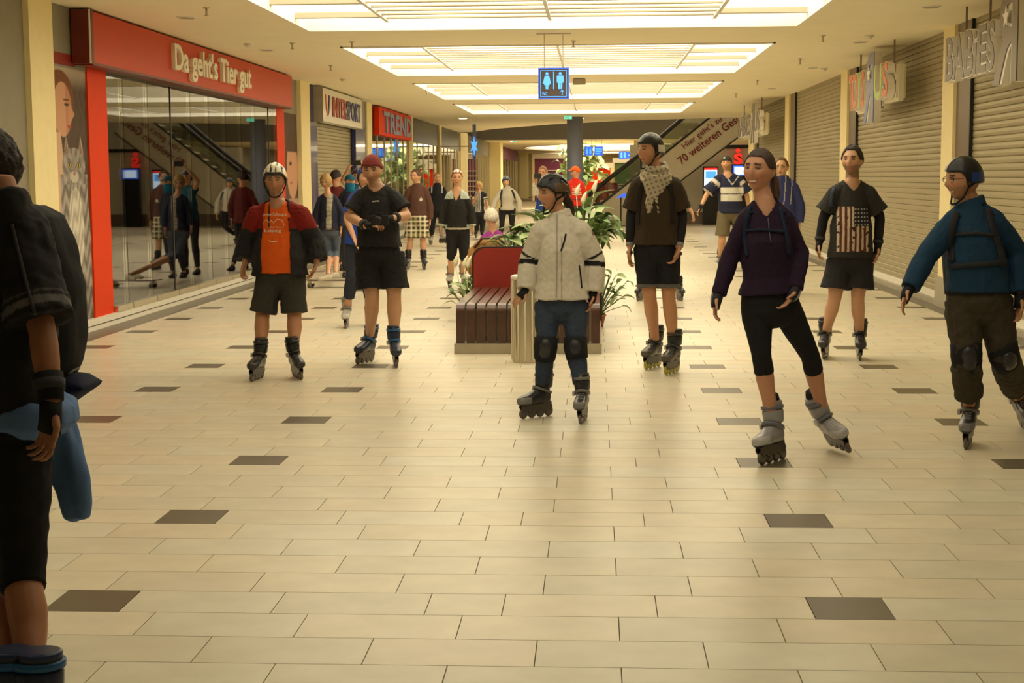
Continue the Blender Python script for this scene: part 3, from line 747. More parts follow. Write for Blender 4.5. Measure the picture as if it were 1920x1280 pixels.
for YY in (Ye, Ye+1.2):
    b = BM(); tube(b, [at(x, y, YY) for x, y in [(1103, 381), (1100, 372), (1106, 363.5), (1150, 328), (1200, 289), (1246.6, 250), (1400, 120)]], .075, 10); QE(obj('handrail', b, 'darkm', t, True))
    poly('skirt_strip', [(1127.5, 385), (1110, 386), (1109, 381), (1126.5, 379.5), (1175, 342.5), (1248.7, 283), (1400, 163), (1400, 168), (1248.7, 288), (1175, 347)], YY-.02, .06, 'darkm')
p0, p1 = at(1128, 384, Ye+.1), at(1400, 168, Ye+.1)
for i in range(16):
    f = (i+.5)/16; p = p0.lerp(p1, f)
    QE(obj('step', bx(p.x-.2, p.x+.25, Ye+.1, Ye+1.15, p.z-.25, p.z+.02), 'steel', t))
upd = (at(1388, 226, Ye-.02) - at(1278, 308.7, Ye-.02)); ux = upd.normalized(); uy = Vector((-ux.z, 0, ux.x))
for l in lettering('70 weiteren Geschäften', at(1278, 309, Ye-.02), ux, uy, 3.32, .27, 'lettmaroon', t, .008, .008, name='letter'): QE(l)
for l in lettering("Hier geht's zu Ihren", at(1285.5, 282, Ye-.02), ux, uy, 2.25, .26, 'lettmaroon', t, .008, .003, name='letter'): QE(l)
# wall under the escalator with screens
struct('wall_under_escalator', bx(1.2, 9.7, 52.6, 52.8, 0, 2.75), 'escpanel')
struct('baseboard_far', bx(1.2, 9.7, 52.52, 52.6, 0, .42), 'jamb')
struct('trim_60', bx(3.2, 9.7, 52.50, 52.6, 2.60, 2.72), 'dark')
c = at(1332.5, 335, 51.9); t = thing('info_screen', 'tall lit information screen with red header on the far wall', 'screen', (c.x, 51.9, 0))
obj('casing', bx(-.26, .26, 0, .12, 0, c.z+.42), 'darkm', t)
obj('display', bx(-.22, .22, -.01, 0, c.z-.40, c.z+.36), 'whitescr', t); obj('header_band', bx(-.22, .22, -.012, 0, c.z+.30, c.z+.37), 'redled', t)
obj('blue_picture', bx(-.17, .17, -.014, 0, c.z+.02, c.z+.25), 'bluelite', t)
c = at(1383.5, 294, 52.4); t = thing('bank_sign', 'red-lit bank emblem, an S with a round dot above, on the far wall', 'sign', c)
obj('wall_bracket', bx(-.1, .1, -.02, .21, -.1, .1), 'darkm', t)
obj('dot', cyl(BM(), (0, -.06, .21), .075, .06, 18, 'y'), 'redled', t)
for l in lettering('S', c + Vector((-.14, -.06, -.26)), (1,0,0), (0,0,1), .29, .38, 'redled', t, .03, .05, each=False, name='emblem'): l.matrix_parent_inverse = Matrix.Translation(-c)
c = at(1389, 319, 51.9); t = thing('cash_machine_screen', 'bright white-blue screen under the red bank emblem', 'screen', (c.x, 51.9, 0))
obj('casing', bx(-.3, .3, 0, .25, 0, c.z+.2), 'darkm', t); obj('display', bx(-.22, .22, -.01, 0, c.z-.14, c.z+.12), 'whitescr', t); obj('blue_rim', bx(-.27, .27, -.006, 0, c.z-.18, c.z+.16), 'bluescr', t)
c = at(1164, 367, 49.5); t = thing('leaning_display', 'small tilted blue display beside the escalator foot', 'screen', (c.x, 49.5, 0))
b = BM(); prism(b, [Vector((-.16, 0, c.z-.07)), Vector((.16, 0, c.z-.05)), Vector((.16, 0, c.z+.10)), Vector((.06, 0, c.z+.06))], (0,.04,0)); obj('display', b, 'bluescr', t)
obj('stand', bx(-.03, .03, .04, .08, 0, c.z), 'darkm', t)
# red lounge pod and planter far away
c = at(1137, 352, 68)
t = thing('red_counter', 'low red rounded counter far behind the escalator handrail', 'counter', (c.x, 68, 0))
obj('counter_shell', loft(BM(), [((0,0,z), (1,0,0), (0,1,0), r, r*.6) for z, r in ((.0,.45),(.15,.5),(.9,.52),(1.28,.52),(1.34,.48))], 24), 'redm', t, True)
obj('top_plate', loft(BM(), [((0,0,z), (1,0,0), (0,1,0), .56, .36) for z in (1.34,1.38)], 24), 'dred', t)

# ------------------------------------------------------------------ plants
def leaf_mesh(L=.3, W=.09, droop=.35, m='leaf', name='leaf'):
    bm = BM(); n = 7; pr = None
    for i in range(n):
        f = i/(n-1); x = L*f; z = droop*L*(f*.9 - 1.6*f*f); wd = W*math.sin(PI*min(1, f*.93+.04))**.8 * (1-f*.15)
        a, b_, c_ = bm.verts.new((x, -wd, z+wd*.35)), bm.verts.new((x, 0, z)), bm.verts.new((x, wd, z+wd*.35))
        if pr:
            bm.faces.new([pr[0], a, b_, pr[1]]); bm.faces.new([pr[1], b_, c_, pr[2]])
        pr = (a, b_, c_)
    me = bpy.data.meshes.new(name); bm.to_mesh(me); bm.free(); me.materials.append(MT[m]); me.shade_smooth(); return me
LF = [leaf_mesh(.32, .075, .5), leaf_mesh(.26, .065, .3), leaf_mesh(.28, .065, .8, 'leafd')]
LFs = [leaf_mesh(.12, .035, .3), leaf_mesh(.10, .03, .6, 'leafd')]
def plant(label, loc, n, r, h, pot=None, lib=LF, flowers=0, stems=True, sc_=1.0, lean=0.0):
    t = thing('potted_plant', label, 'plant', loc)
    if pot:
        pr_, ph = pot
        obj('pot', loft(BM(), [((0,0,0),(1,0,0),(0,1,0),pr_*.7,pr_*.7),((0,0,ph*.85),(1,0,0),(0,1,0),pr_,pr_),((0,0,ph*.86),(1,0,0),(0,1,0),pr_*1.08,pr_*1.08),((0,0,ph),(1,0,0),(0,1,0),pr_*1.08,pr_*1.08)], 20), 'terra', t, True)
        obj('soil', cyl(BM(), (0,0,ph), pr_*.95, .01, 16), 'soil', t); z0 = ph
    else: z0 = 0
    sb = BM()
    for i in range(n):
        a = random.uniform(0, 2*PI); q = random.random()**.7; rr = r*q*.55; zz = z0 + h*random.uniform(.25, 1)*(1-.35*q)
        p = Vector((math.cos(a)*rr + lean*zz, math.sin(a)*rr, zz))
        o = bpy.data.objects.new('leaf', random.choice(lib)); C.objects.link(o); o.parent = t; o.location = p
        o.rotation_euler = (random.uniform(-.5, .5), random.uniform(-1.0, .1), a + random.uniform(-.5, .5)); s = random.uniform(.75, 1.15)*sc_; o.scale = (s, s, s)
        if stems: tube(sb, [(p.x*.15, p.y*.15, z0), (p.x*.6, p.y*.6, zz*.6 + z0*.4), p], .004, 4, ends=False)
    if stems: obj('stems', sb, 'leafd', t)
    else: sb.free()
    for i in range(flowers):
        a = random.uniform(0, 2*PI); p = Vector((math.cos(a)*r*.4, math.sin(a)*r*.4, z0 + h*random.uniform(.9, 1.15)))
        b = BM(); tube(b, [(p.x*.2, p.y*.2, z0), p], .004, 4, ends=False)
        loft(b, [(p + Vector((0,0,-.01)), (1,0,0), (0,1,0), .008, .008), (p + Vector((.0,0,.04)), (1,0,0), (0,1,0), .03, .02), (p + Vector((.02,0,.10)), (1,0,0), (0,1,0), .018, .010), (p + Vector((.04,0,.14)), (1,0,0), (0,1,0), .002, .002)], 8)
        obj('flower', b, 'petal', t, True)
    return t
# tree behind the column
c = at(1090, 262, 82)
t = thing('indoor_tree', 'tall leafy indoor tree far behind the blue-grey column', 'tree', (c.x, 82.0, 0))
obj('planter_tub', loft(BM(), [((0,0,0),(1,0,0),(0,1,0),.5,.5),((0,0,.7),(1,0,0),(0,1,0),.62,.62)], 20), 'darkm', t, True)
b = BM(); tube(b, [(0,0,.6), (.05,0,1.5), (.02,.05,2.6)], [.07,.06,.04], 8); tube(b, [(.03,0,1.6),(.6,.1,2.2),(1.0,.1,2.6)], [.04,.03,.015], 6); tube(b, [(.03,0,1.6),(-.5,.1,2.2),(-.9,.1,2.7)], [.04,.03,.015], 6); obj('trunk', b, 'wood', t)
lfb = [leaf_mesh(.50, .17, .4), leaf_mesh(.44, .15, .6, 'leafd')]
for i in range(190):
    x = random.gauss(0, .65); z = random.uniform(1.35, 3.4)
    if abs(x) > 1.35: continue
    o = bpy.data.objects.new('leaf', random.choice(lfb)); C.objects.link(o); o.parent = t
    o.location = (x, random.uniform(-.7, .6), z); o.rotation_euler = (random.uniform(-.6,.6), random.uniform(-.2,1.0), random.uniform(0, 2*PI))

# ------------------------------------------------------------------ bench island
b0 = Vector((-.64, 14.2, 0))
t = thing('slatted_bench', 'dark wooden slatted bench with red back panel on a cream plinth', 'bench', b0)
W = 1.385; n = 14; p = W/n
obj('plinth', bx(-W/2-.01, W/2+.01, .0, 2.3, 0, .10), 'plinth', t)
obj('inner_frame', bx(-W/2+.06, W/2-.06, .25, .30, .10, .40), 'steel', t)
obj('inner_frame', bx(-W/2+.06, W/2-.06, 1.9, 1.95, .10, .40), 'steel', t)
prof = []
r = .085; th = .032; zt = .475
outer = [(.02, .10)] + [(.02 + r - r*math.cos(a), zt - r + r*math.sin(a)) for a in [PI/2*i/6 for i in range(7)]] + [(2.25, zt)]
inner = [(2.25, zt-th)] + [(.02 + r - (r-th)*math.cos(a), zt - r + (r-th)*math.sin(a)) for a in [PI/2*i/6 for i in range(6, -1, -1)]] + [(.02+th, .10)]
bm = BM(); prism(bm, [Vector((-p*.41, y, z)) for y, z in outer + inner], (p*.82, 0, 0)); bmesh.ops.recalc_face_normals(bm, faces=bm.faces)
me = bpy.data.meshes.new('slat'); bm.to_mesh(me); bm.free(); me.materials.append(MT['wood'])
for i in range(n):
    o = bpy.data.objects.new('slat', me); C.objects.link(o); o.parent = t; o.location = (-W/2 + p*(i+.5), 0, 0)
# red back with rounded top corners
def rr(x0, x1, z0, z1, r, y):
    pts = [Vector((x0, y, z0)), Vector((x1, y, z0))]
    pts += [Vector((x1-r+r*math.cos(a), y, z1-r+r*math.sin(a))) for a in [PI/2*i/8 for i in range(9)]]
    pts += [Vector((x0+r-r*math.cos(a), y, z1-r+r*math.sin(a))) for a in [PI/2*i/8 for i in range(8, -1, -1)]]
    return pts
bm = BM(); prism(bm, rr(-W/2+.0, W/2, .44, .90, .13, 2.27), (0, .06, 0)); obj('back_panel', bm, 'redm', t)
bm = BM(); prism(bm, rr(-W/2-.022, W/2+.022, .10, .918, .14, 2.30), (0, .10, 0)); obj('back_edge', bm, 'woodedge', t)
# second bench half behind the back panel, planter between
t = thing('planter_box', 'long dark planter box full of soil behind the red bench back', 'planter', (-.5, 17.25, 0))
obj('box', bx(-.72, .52, -.6, .75, 0, .62), 'woodedge', t); obj('rim', bx(-.75, .55, -.63, .78, .60, .66), 'wood', t); obj('soil', bx(-.68, .48, -.56, .71, .655, .668), 'soil', t)
plant('broad-leaved plant behind the red bench back, left one by the old lady', (-.95, 16.95, .67), 34, .35, .22, (.10, .12), LF, 0, True, .7)
plant('bushy plant in the middle of the planter behind the bench', (-.55, 17.3, .67), 60, .55, .42, (.12, .12), LF, 1)
plant('big pale-green leafy plant right of the white-jacketed skater', (-.16, 17.2, .67), 85, .62, .62, (.13, .13), LF, 3)
plant('potted plant on the planter corner drooping over to the right', (-.08, 17.75, .67), 40, .5, .36, (.12, .14), LF, 0)
c = at(876, 560, 17.5); plant('small flowering plant on the floor left of the bench', (c.x, 17.5, 0), 40, .34, .46, (.10, .14), LFs, 5, True, 1.2)
c = at(1122, 560, 16.85); plant('trailing plant with thin stems on the floor right of the bench', (c.x-.02, 16.82, 0), 34, .4, .50, (.10, .14), LFs, 0, True, 1.1, .32)
# second bench further back where the old lady sits
t = thing('slatted_bench', 'second slatted bench behind the planter, partly hidden by plants', 'bench', (-.85, 18.1, 0))
obj('plinth', bx(-.7, .9, 0, 1.15, 0, .10), 'plinth', t)
for i in range(14):
    o = obj('slat', bx(-.045, .045, 0, 1.15, .41, .45), 'wood', t); o.location = (-.6 + .11*i, 0, 0)
obj('inner_frame', bx(-.6, .8, .2, 1.0, .10, .41), 'woodedge', t)

# bin column
c = atz(985, 681)
t = thing('litter_bin', 'pale metal cylindrical litter bin in front of the bench', 'bin', (c.x, c.y+.12, 0))
b = BM(); rings = []
n = 48
for z, r0 in ((0,.122),(.03,.125),(.76,.125)):
    rings.append(((0,0,z), (1,0,0), (0,1,0), r0, r0))
obj('body', loft(b, rings, 32), 'steel', t, False)
b = BM()
for k in range(12):
    a = 2*PI*k/12; tube(b, [(.127*math.cos(a), .127*math.sin(a), .02), (.127*math.cos(a), .127*math.sin(a), .75)], .008, 6, ends=False)
obj('fluting', b, 'sigcream', t, True)
obj('lid_ring', loft(BM(), [((0,0,.755),(1,0,0),(0,1,0),.135,.135),((0,0,.785),(1,0,0),(0,1,0),.135,.135),((0,0,.795),(1,0,0),(0,1,0),.11,.11)], 32), 'whitem', t, True)
obj('opening', cyl(BM(), (0,0,.792), .075, .008, 24), 'dark', t)

# fill lights without fixtures, added to brighten the void and the far mall
def area(name, loc, sx, sy, power, col=(1,.82,.55)):
    l = bpy.data.lights.new(name, 'AREA'); l.shape = 'RECTANGLE'; l.size = sx; l.size_y = sy; l.energy = power; l.color = col
    o = bpy.data.objects.new(name, l); C.objects.link(o); o.location = loc; return o
area('void_ceiling_lamp', (3, 56, 7.9), 12, 10, 1900)
area('far_mall_lamp', (0, 82, 3.4), 6, 6, 900)
# ------------------------------------------------------------------ inline skates (built once per colour scheme, then copied)
def V(*a): return Vector(a)
def finish(bm, name, m, col=None, smooth=True, colfn=None):
    bmesh.ops.recalc_face_normals(bm, faces=bm.faces)
    me = bpy.data.meshes.new(name); bm.to_mesh(me); bm.free(); me.materials.append(MT[m])
    if smooth: me.shade_smooth()
    if colfn: paint(me, colfn(get_co(me)))
    elif col is not None: paint(me, np.tile(col, (len(me.vertices), 1)))
    return me
SK = {}
def skate_lib(key, main, toe, strapc, cuffc, wheelc=None):
    """local frame: y forward, z up, wheels touch z = 0"""
    X, Y_, Z = V(1,0,0), V(0,1,0), V(0,0,1)
    bm = BM()
    foot = [(-.105,.150,.030,.040),(-.095,.155,.040,.050),(-.05,.165,.043,.062),(.0,.165,.043,.060),(.05,.150,.048,.048),(.10,.140,.051,.038),(.145,.135,.045,.033),(.170,.132,.028,.024)]
    loft(bm, [(V(0,y,z), X, Z, rx, rz, .8) for y, z, rx, rz in foot], 16)
    loft(bm, [(V(0,y,z), X, Y_, rx, ry) for y, z, rx, ry in ((-.045,.16,.042,.060),(-.048,.21,.043,.058),(-.055,.26,.050,.060),(-.060,.31,.054,.064),(-.062,.345,.056,.066),(-.062,.352,.050,.060))], 16)
    o = fuse('tmp', bm, .0065, 'plastic', None, 2); me = o.data; me.name = 'inline_skate'; bpy.data.objects.remove(o)
    co = get_co(me); c = np.tile(main, (len(co), 1)).astype(float)
    c[(co[:,1] > .085) & (co[:,2] < .165)] = toe
    c[co[:,2] < .118] = (.03,.03,.03)
    lace = (co[:,1] > -.005) & (co[:,1] < .09) & (np.abs(co[:,0]) < .020); c[lace & (np.sin(co[:,1]*300) > .2)] = np.array(toe)*.8 + .1
    c[co[:,2] > .335] = cuffc
    paint(me, c)
    fr = BM()
    for sx in (-1, 1):
        prism(fr, [V(sx*.014, y, z) for y, z in ((-.12,.105),(.15,.105),(.155,.085),(.125,.045),(.095,.06),(.06,.035),(.03,.055),(0,.035),(-.03,.055),(-.06,.035),(-.09,.06),(-.115,.045),(-.135,.07))], (sx*.004,0,0))
    box(fr, -.02, .02, .06, .14, .098, .112); box(fr, -.02, .02, -.12, -.04, .098, .118)
    frame = finish(fr, 'skate_frame', 'skframe', None, False)
    wh = BM(); n = 20
    loft(wh, [(V(x,0,0), Y_, Z, r, r) for x, r in ((-.012,.024),(-.011,.033),(-.005,.0385),(0,.040),(.005,.0385),(.011,.033),(.012,.024))], n)
    wheel = finish(wh, 'wheel', 'plastic', wheelc or (.13,.11,.085))
    cf = BM()
    a = [(V(0,-.056,z), X, Y_, rx, ry) for z, rx, ry in ((.225,.052,.066),(.235,.056,.070),(.29,.060,.072),(.30,.056,.068))]
    loft(cf, a, 18)
    cuff = finish(cf, 'cuff', 'plastic', tuple(np.array(main)*.7 + np.array(cuffc)*.3))
    st = BM()
    loft(st, [(V(0,-.045,z) + V(0,0,0), X, V(0,1,.35*1).normalized(), .058, .085) for z in (.196,.216)], 18)
    strap = finish(st, 'buckle_strap', 'plastic', strapc)
    s2 = BM(); loft(s2, [(V(0,-.056,z), X, Y_, .0625, .078) for z in (.305,.325)], 18); strap2 = finish(s2, 'buckle_strap', 'plastic', strapc)
    bk = finish(box(BM(), .052, .068, -.05, .0, .19, .222), 'buckle', 'plastic', (.45,.43,.38), False)
    SK[key] = (me, frame, wheel, cuff, strap, strap2, bk)
skate_lib('black', (.025,.024,.028), (.05,.048,.05), (.02,.02,.02), (.02,.02,.02))
skate_lib('blackgrey', (.03,.03,.035), (.20,.19,.19), (.18,.17,.16), (.03,.03,.03))
skate_lib('grey', (.30,.29,.30), (.42,.41,.41), (.16,.16,.20), (.30,.29,.30))
skate_lib('silver', (.42,.40,.36), (.58,.55,.48), (.25,.24,.22), (.30,.29,.27))
skate_lib('navy', (.03,.035,.06), (.04,.045,.07), (.02,.12,.30), (.03,.05,.12))
skate_lib('gold', (.03,.03,.03), (.10,.09,.07), (.05,.05,.05), (.02,.02,.02), (.50,.45,.10))
def add_skate(person_root, key, p, heading, roll=0, pitch=0, s=1.0):
    """p: wheel contact (world); heading 0 = toe toward the camera, + = toe to image left"""
    me, frame, wheel, cuff, strap, strap2, bk = SK[key]
    h = math.radians(heading)
    fwd = V(-math.sin(h), -math.cos(h), 0); X = fwd.cross(V(0,0,1))
    B = Matrix((X, fwd, V(0,0,1))).transposed()
    Rm = B @ Matrix.Rotation(math.radians(roll), 3, 'Y') @ Matrix.Rotation(math.radians(pitch), 3, 'X')
    o = bpy.data.objects.new('inline_skate', me); C.objects.link(o); o.parent = person_root
    o.matrix_local = Matrix.Translation(p - person_root.location) @ Rm.to_4x4() @ Matrix.Diagonal((s,s,s,1))
    def sub(nm, m, loc=(0,0,0)):
        q = bpy.data.objects.new(nm, m); C.objects.link(q); q.parent = o; q.location = loc
    sub('skate_frame', frame); sub('cuff', cuff); sub('buckle_strap', strap); sub('buckle_strap', strap2); sub('buckle', bk)
    for y in (-.11, -.0325, .045, .1225): sub('wheel', wheel, (0, y, .04))
    T = Matrix.Translation(p) @ Rm.to_4x4() @ Matrix.Diagonal((s,s,s,1))
    return T @ V(0,-.045,.20), T @ V(0,-.060,.35)      # ankle, cuff centre

# ------------------------------------------------------------------ heads
def head_grid(nu=56, nv=40):
    u = np.linspace(0, 2*PI, nu, endpoint=False); v = np.linspace(-PI/2, PI/2, nv+1)[1:-1]
    U, Vv = np.meshgrid(u, v); d = np.stack([np.cos(Vv)*np.sin(U), np.cos(Vv)*np.cos(U), np.sin(Vv)], -1).reshape(-1, 3)
    d = np.vstack([d, [[0,0,-1],[0,0,1]]]); nvv = nv-1; fs = []
    for j in range(nvv-1):
        for i in range(nu): fs.append((j*nu+i, j*nu+(i+1)%nu, (j+1)*nu+(i+1)%nu, (j+1)*nu+i))
    b, t_ = nu*nvv, nu*nvv+1
    for i in range(nu): fs.append((b, (i+1)%nu, i)); fs.append((t_, (nvv-1)*nu+i, (nvv-1)*nu+(i+1)%nu))
    return d, fs
def g(x, m, s_): return np.exp(-((x-m)/s_)**2)
def head_shape(d, fem=0.0, feats=True, smile=0.0):
    x, y, z = d[:,0]*.079, d[:,1]*.097, d[:,2]*.114
    x = x*1; low = np.clip(-(d[:,2]+.05), 0, 1)
    x = x*(1 - (.36+.06*fem)*low**1.2); front = sm(-.2, .5, d[:,1])
    y = y*(1 - .18*low*(1-front)) + low*(1-front)*.025
    y = np.where(d[:,1] > 0, y*(1-.10*low), y)
    z = np.where((z < -.09) & (y > 0), -.09 + (z+.09)*.75, z)
    if feats:
        F_ = front
        y = y + F_*(.012*g(x,0,.020)*g(z,-.100,.016))                     # chin
        nr = .5*(sm(-.045,-.028,z))*(1-sm(-.025,.035,z)) * 2
        y = y + F_*.024*nr*g(x,0,.0105) + F_*.006*g(np.abs(x),.012,.006)*g(z,-.032,.008)
        y = y + F_*.006*g(z,.034,.012)*g(np.abs(x),.028,.030)             # brow
        y = y - F_*.014*g(np.abs(x),.031,.014)*g(z,.010,.012)             # sockets
        x = x + np.sign(x)*.004*g(z,-.020,.02)*g(np.abs(x),.055,.02)*F_    # cheekbones
        y = y + F_*(.003+.004*smile)*g(np.abs(x),.038,.014)*g(z,-.030,.018)
        y = y + F_*.0065*g(x,0,.018)*(g(z,-.056,.0045)+g(z,-.067,.005)) - F_*.003*g(x,0,.02)*g(z,-.0615,.002)
        y = y - F_*.004*g(x,0,.02)*g(z,-.080,.006)
    return np.stack([x, y, z], 1)
HD, HF = head_grid()
def add_grid(bm, P_, fs):
    vs = [bm.verts.new(p) for p in P_]
    for f in fs: bm.faces.new([vs[i] for i in f])
def head_frame(pos, yaw, pitch=0, tilt=0, s=1.0):
    h = math.radians(yaw); f = V(-math.sin(h), -math.cos(h), 0); r = f.cross(V(0,0,1))
    B = Matrix((r, f, V(0,0,1))).transposed()
    Rm = Matrix.Rotation(math.radians(tilt), 3, V(0,-1,0)) @ B @ Matrix.Rotation(math.radians(pitch), 3, 'X')
    return np.array(pos), np.array(Rm) * s
def to_world(hf, p): return hf[0] + p @ hf[1].T
def to_local(hf, p): return (p - hf[0]) @ np.linalg.inv(hf[1]).T
def cap(name, hf, m, parent, edge, rad, colfn, nu=72, nv=26, lip=.90, fem=0):
    """shell over the skull. edge(phi)->elevation of the rim, rad(phi, el)->scale of the skull radius"""
    ph = np.linspace(0, 2*PI, nu, endpoint=False); P_ = []; meta = []
    rows = [-1] + list(np.linspace(0, 1, nv))
    for r_ in rows:
        e0 = edge(ph); el = e0 if r_ < 0 else e0 + (PI/2 - e0 - .02)*r_
        d = np.stack([np.cos(el)*np.sin(ph), np.cos(el)*np.cos(ph), np.sin(el)], 1)
        b = head_shape(d, fem, False) * (np.full(nu, lip) if r_ < 0 else rad(ph, el))[:, None]
        P_.append(b); meta.append(np.stack([ph, el, np.full(nu, r_)], 1))
    P_ = np.vstack(P_ + [[[0,0,-.02]], [[0,0,float(P_[-1][:,2].max())]]]); meta = np.vstack(meta + [[[0,-1,-1]], [[0,PI/2,1]]])
    n = len(rows); fs = []
    for j in range(n-1):
        for i in range(nu): fs.append((j*nu+i, j*nu+(i+1)%nu, (j+1)*nu+(i+1)%nu, (j+1)*nu+i))
    b, t_ = nu*n, nu*n+1
    for i in range(nu): fs.append((b, (i+1)%nu, i)); fs.append((t_, (n-1)*nu+i, (n-1)*nu+(i+1)%nu))
    me = bpy.data.meshes.new(name); me.from_pydata(to_world(hf, P_).tolist(), [], fs); me.update()
    paint(me, colfn(meta[:,0], meta[:,1], P_))
    o = link_mesh(name, me, m, None, True); o.parent = parent; o.matrix_parent_inverse = Matrix.Translation(-parent.location)
    return o
def wrap(a): return (a + PI) % (2*PI) - PI

def helmet(hf, root, style, c1, c2=(.02,.02,.02), c3=None, strapc=(.015,.015,.015)):
    if style == 'skate':
        def edge(ph):
            w_ = np.abs(wrap(ph)); return .42 - .55*sm(.9, 1.6, w_) + .05*sm(2.2, 3.0, w_)
        rad = lambda ph, el: 1.19 + .035*sm(1.2, 2.6, np.abs(wrap(ph)))*np.cos(el)
        def col(ph, el, P_):
            c = np.tile(c1, (len(ph), 1)).astype(float); w_ = np.abs(wrap(ph))
            for a in (.45, 1.25): c[(np.abs(w_-a) < .09) & (np.abs(el-1.0) < .07)] = c2
            if c3 is not None: c[(w_ > 1.55) & (w_ < 2.5) & (el < .35) & (el > -.05)] = c3
            return c
    else:
        def edge(ph):
            w_ = np.abs(wrap(ph)); return .40 - .38*sm(.7, 1.5, w_) + .12*sm(1.6, 2.0, w_) - .22*sm(2.3, 3.0, w_)
        def vent(ph, el):
            w_ = wrap(ph); x = np.cos(el)*np.sin(w_)
            k = np.sin(x*15 + 1.57) ; y = np.cos(el)*np.cos(w_)
            brk = np.sin(y*7.5 + 1.2 + 1.4*np.round(x*2.4))
            return sm(.35, .7, -k) * sm(-.55, -.15, brk) * sm(.42, .58, el)
        rad = lambda ph, el: 1.26 + .10*sm(2.0, 3.0, np.abs(wrap(ph)))*np.cos(el) + .05*np.cos(el)*(np.abs(wrap(ph)) < 1) - .13*vent(ph, el)
        def col(ph, el, P_):
            c = np.tile(c1, (len(ph), 1)).astype(float); v_ = vent(ph, el); c[v_ > .4] = c2
            c[el < edge(ph) + .10] = c2
            if c3 is not None:
                w_ = wrap(ph); c[(np.abs(w_) > 1.3) & (np.abs(w_) < 2.6) & (el < .55) & (v_ < .4) & (el > .12)] = c3
            return c
    o = cap('helmet', hf, 'plastic', root, edge, rad, col, 96, 36)
    bm = BM()
    for sx in (-1, 1):
        pts = [(.088*sx, .035, .028), (.084*sx, .018, -.035), (.060*sx, .035, -.092), (.03*sx, .060, -.124), (0, .066, -.130)]
        tube(bm, [V(*q) for q in to_world(hf, np.array(pts))], .0055, 6, None, 1.5)
        pts = [(.083*sx, -.045, .0), (.084*sx, .015, -.035)]
        tube(bm, [V(*q) for q in to_world(hf, np.array(pts))], .005, 6, None, 1.5)
    me = finish(bm, 'chin_strap', 'pad', strapc); s = link_mesh('chin_strap', me, None); s.parent = o
    return o
def hair(hf, root, col, style='short', thick=1.07):
    nz = lambda ph, el: .022*np.sin(ph*15 + 5*np.sin(el*7)) + .020*np.sin(ph*29 - el*13) + .016*np.sin(el*31 + 3*np.sin(ph*11))
    if style == 'short': e = lambda ph: .80 - .72*sm(.55, 1.15, np.abs(wrap(ph))) - .28*sm(1.6, 2.3, np.abs(wrap(ph))) + .03*np.sin(ph*23)
    elif style == 'receding': e = lambda ph: .95 - .85*sm(.75, 1.2, np.abs(wrap(ph))) - .28*sm(1.6, 2.3, np.abs(wrap(ph)))
    elif style == 'pulled': e = lambda ph: .66 - .55*sm(.6, 1.25, np.abs(wrap(ph))) - .35*sm(1.6, 2.3, np.abs(wrap(ph)))
    elif style == 'bob': e = lambda ph: .62 - 1.15*sm(.45, .95, np.abs(wrap(ph))) - .35*sm(1.2, 2.3, np.abs(wrap(ph))) + .04*np.sin(ph*13)
    else: e = lambda ph: .35 - .5*sm(.6, 1.3, np.abs(wrap(ph)))-.3*sm(1.8, 2.6, np.abs(wrap(ph)))
    big = .10 if style == 'bob' else .03
    rad = lambda ph, el: thick + .04*sm(.5, 1.3, el)*(style in ('short', 'receding')) + big*np.cos(el)*sm(.8, 1.6, np.abs(wrap(ph))) + nz(ph, el)*(1.0 if style in ('short', 'bob', 'receding') else .3)
    cf = lambda ph, el, P_: np.clip(np.array(col)[None,:]*(1 + .25*np.sin(ph*29+el*6))[:,None], 0, 1)
    return cap('hair', hf, 'hair', root, e, rad, cf, 80, 24, .93)
def glasses(P):
    hf = P['hf']; bm = BM()
    for sx in (-1, 1):
        pts = [V(*to_world(hf, np.array([[sx*.033 + .024*math.cos(a), .092, .008 + .015*math.sin(a)]]))[0]) for a in [2*PI*i/16 for i in range(17)]]
        tube(bm, pts, .002, 5, ends=False); tube(bm, [V(*q) for q in to_world(hf, np.array([[sx*.057,.090,.012],[sx*.080,.0,.012]]))], .002, 5)
    tube(bm, [V(*q) for q in to_world(hf, np.array([[-.009,.098,.01],[.009,.098,.01]]))], .002, 5)
    P['adopt'](link_mesh('glasses', finish(bm, 'glasses', 'plastic', (.03,.02,.02)), None))
def beanie(hf, root, col, name='cap', brim=None, logo=None):
    e = lambda ph: .36 - .30*sm(.8, 1.6, np.abs(wrap(ph))) - .05*sm(2, 3, np.abs(wrap(ph)))
    rad = lambda ph, el: 1.10 + .015*np.sin(ph*6) * np.cos(el) + .02*(el < e(ph)+.16)
    def cf(ph, el, P_):
        c = np.tile(col, (len(ph), 1)).astype(float); c[el < e(ph)+.14] *= .8
        if logo is not None: c[(np.abs(wrap(ph)-.5) < .22) & (np.abs(el-.75) < .13)] = logo
        return c
    o = cap(name, hf, 'cloth', root, e, rad, cf, 64, 22)
    if brim is not None:
        bm = BM(); f = 1 if brim > 0 else -1
        loft(bm, [(V(*to_world(hf, np.array([[0, f*yy, zz]]))[0]), V(*hf[1][:,0]).normalized(), V(*hf[1][:,2]).normalized(), rx, .006) for yy, zz, rx in ((.07,.05,.070),(.11,.045,.068),(.14,.035,.055),(.158,.028,.03))], 16)
        me = finish(bm, 'brim', 'cloth', tuple(np.array(col)*.8)); s = link_mesh('brim', me, None); s.parent = o
    return o

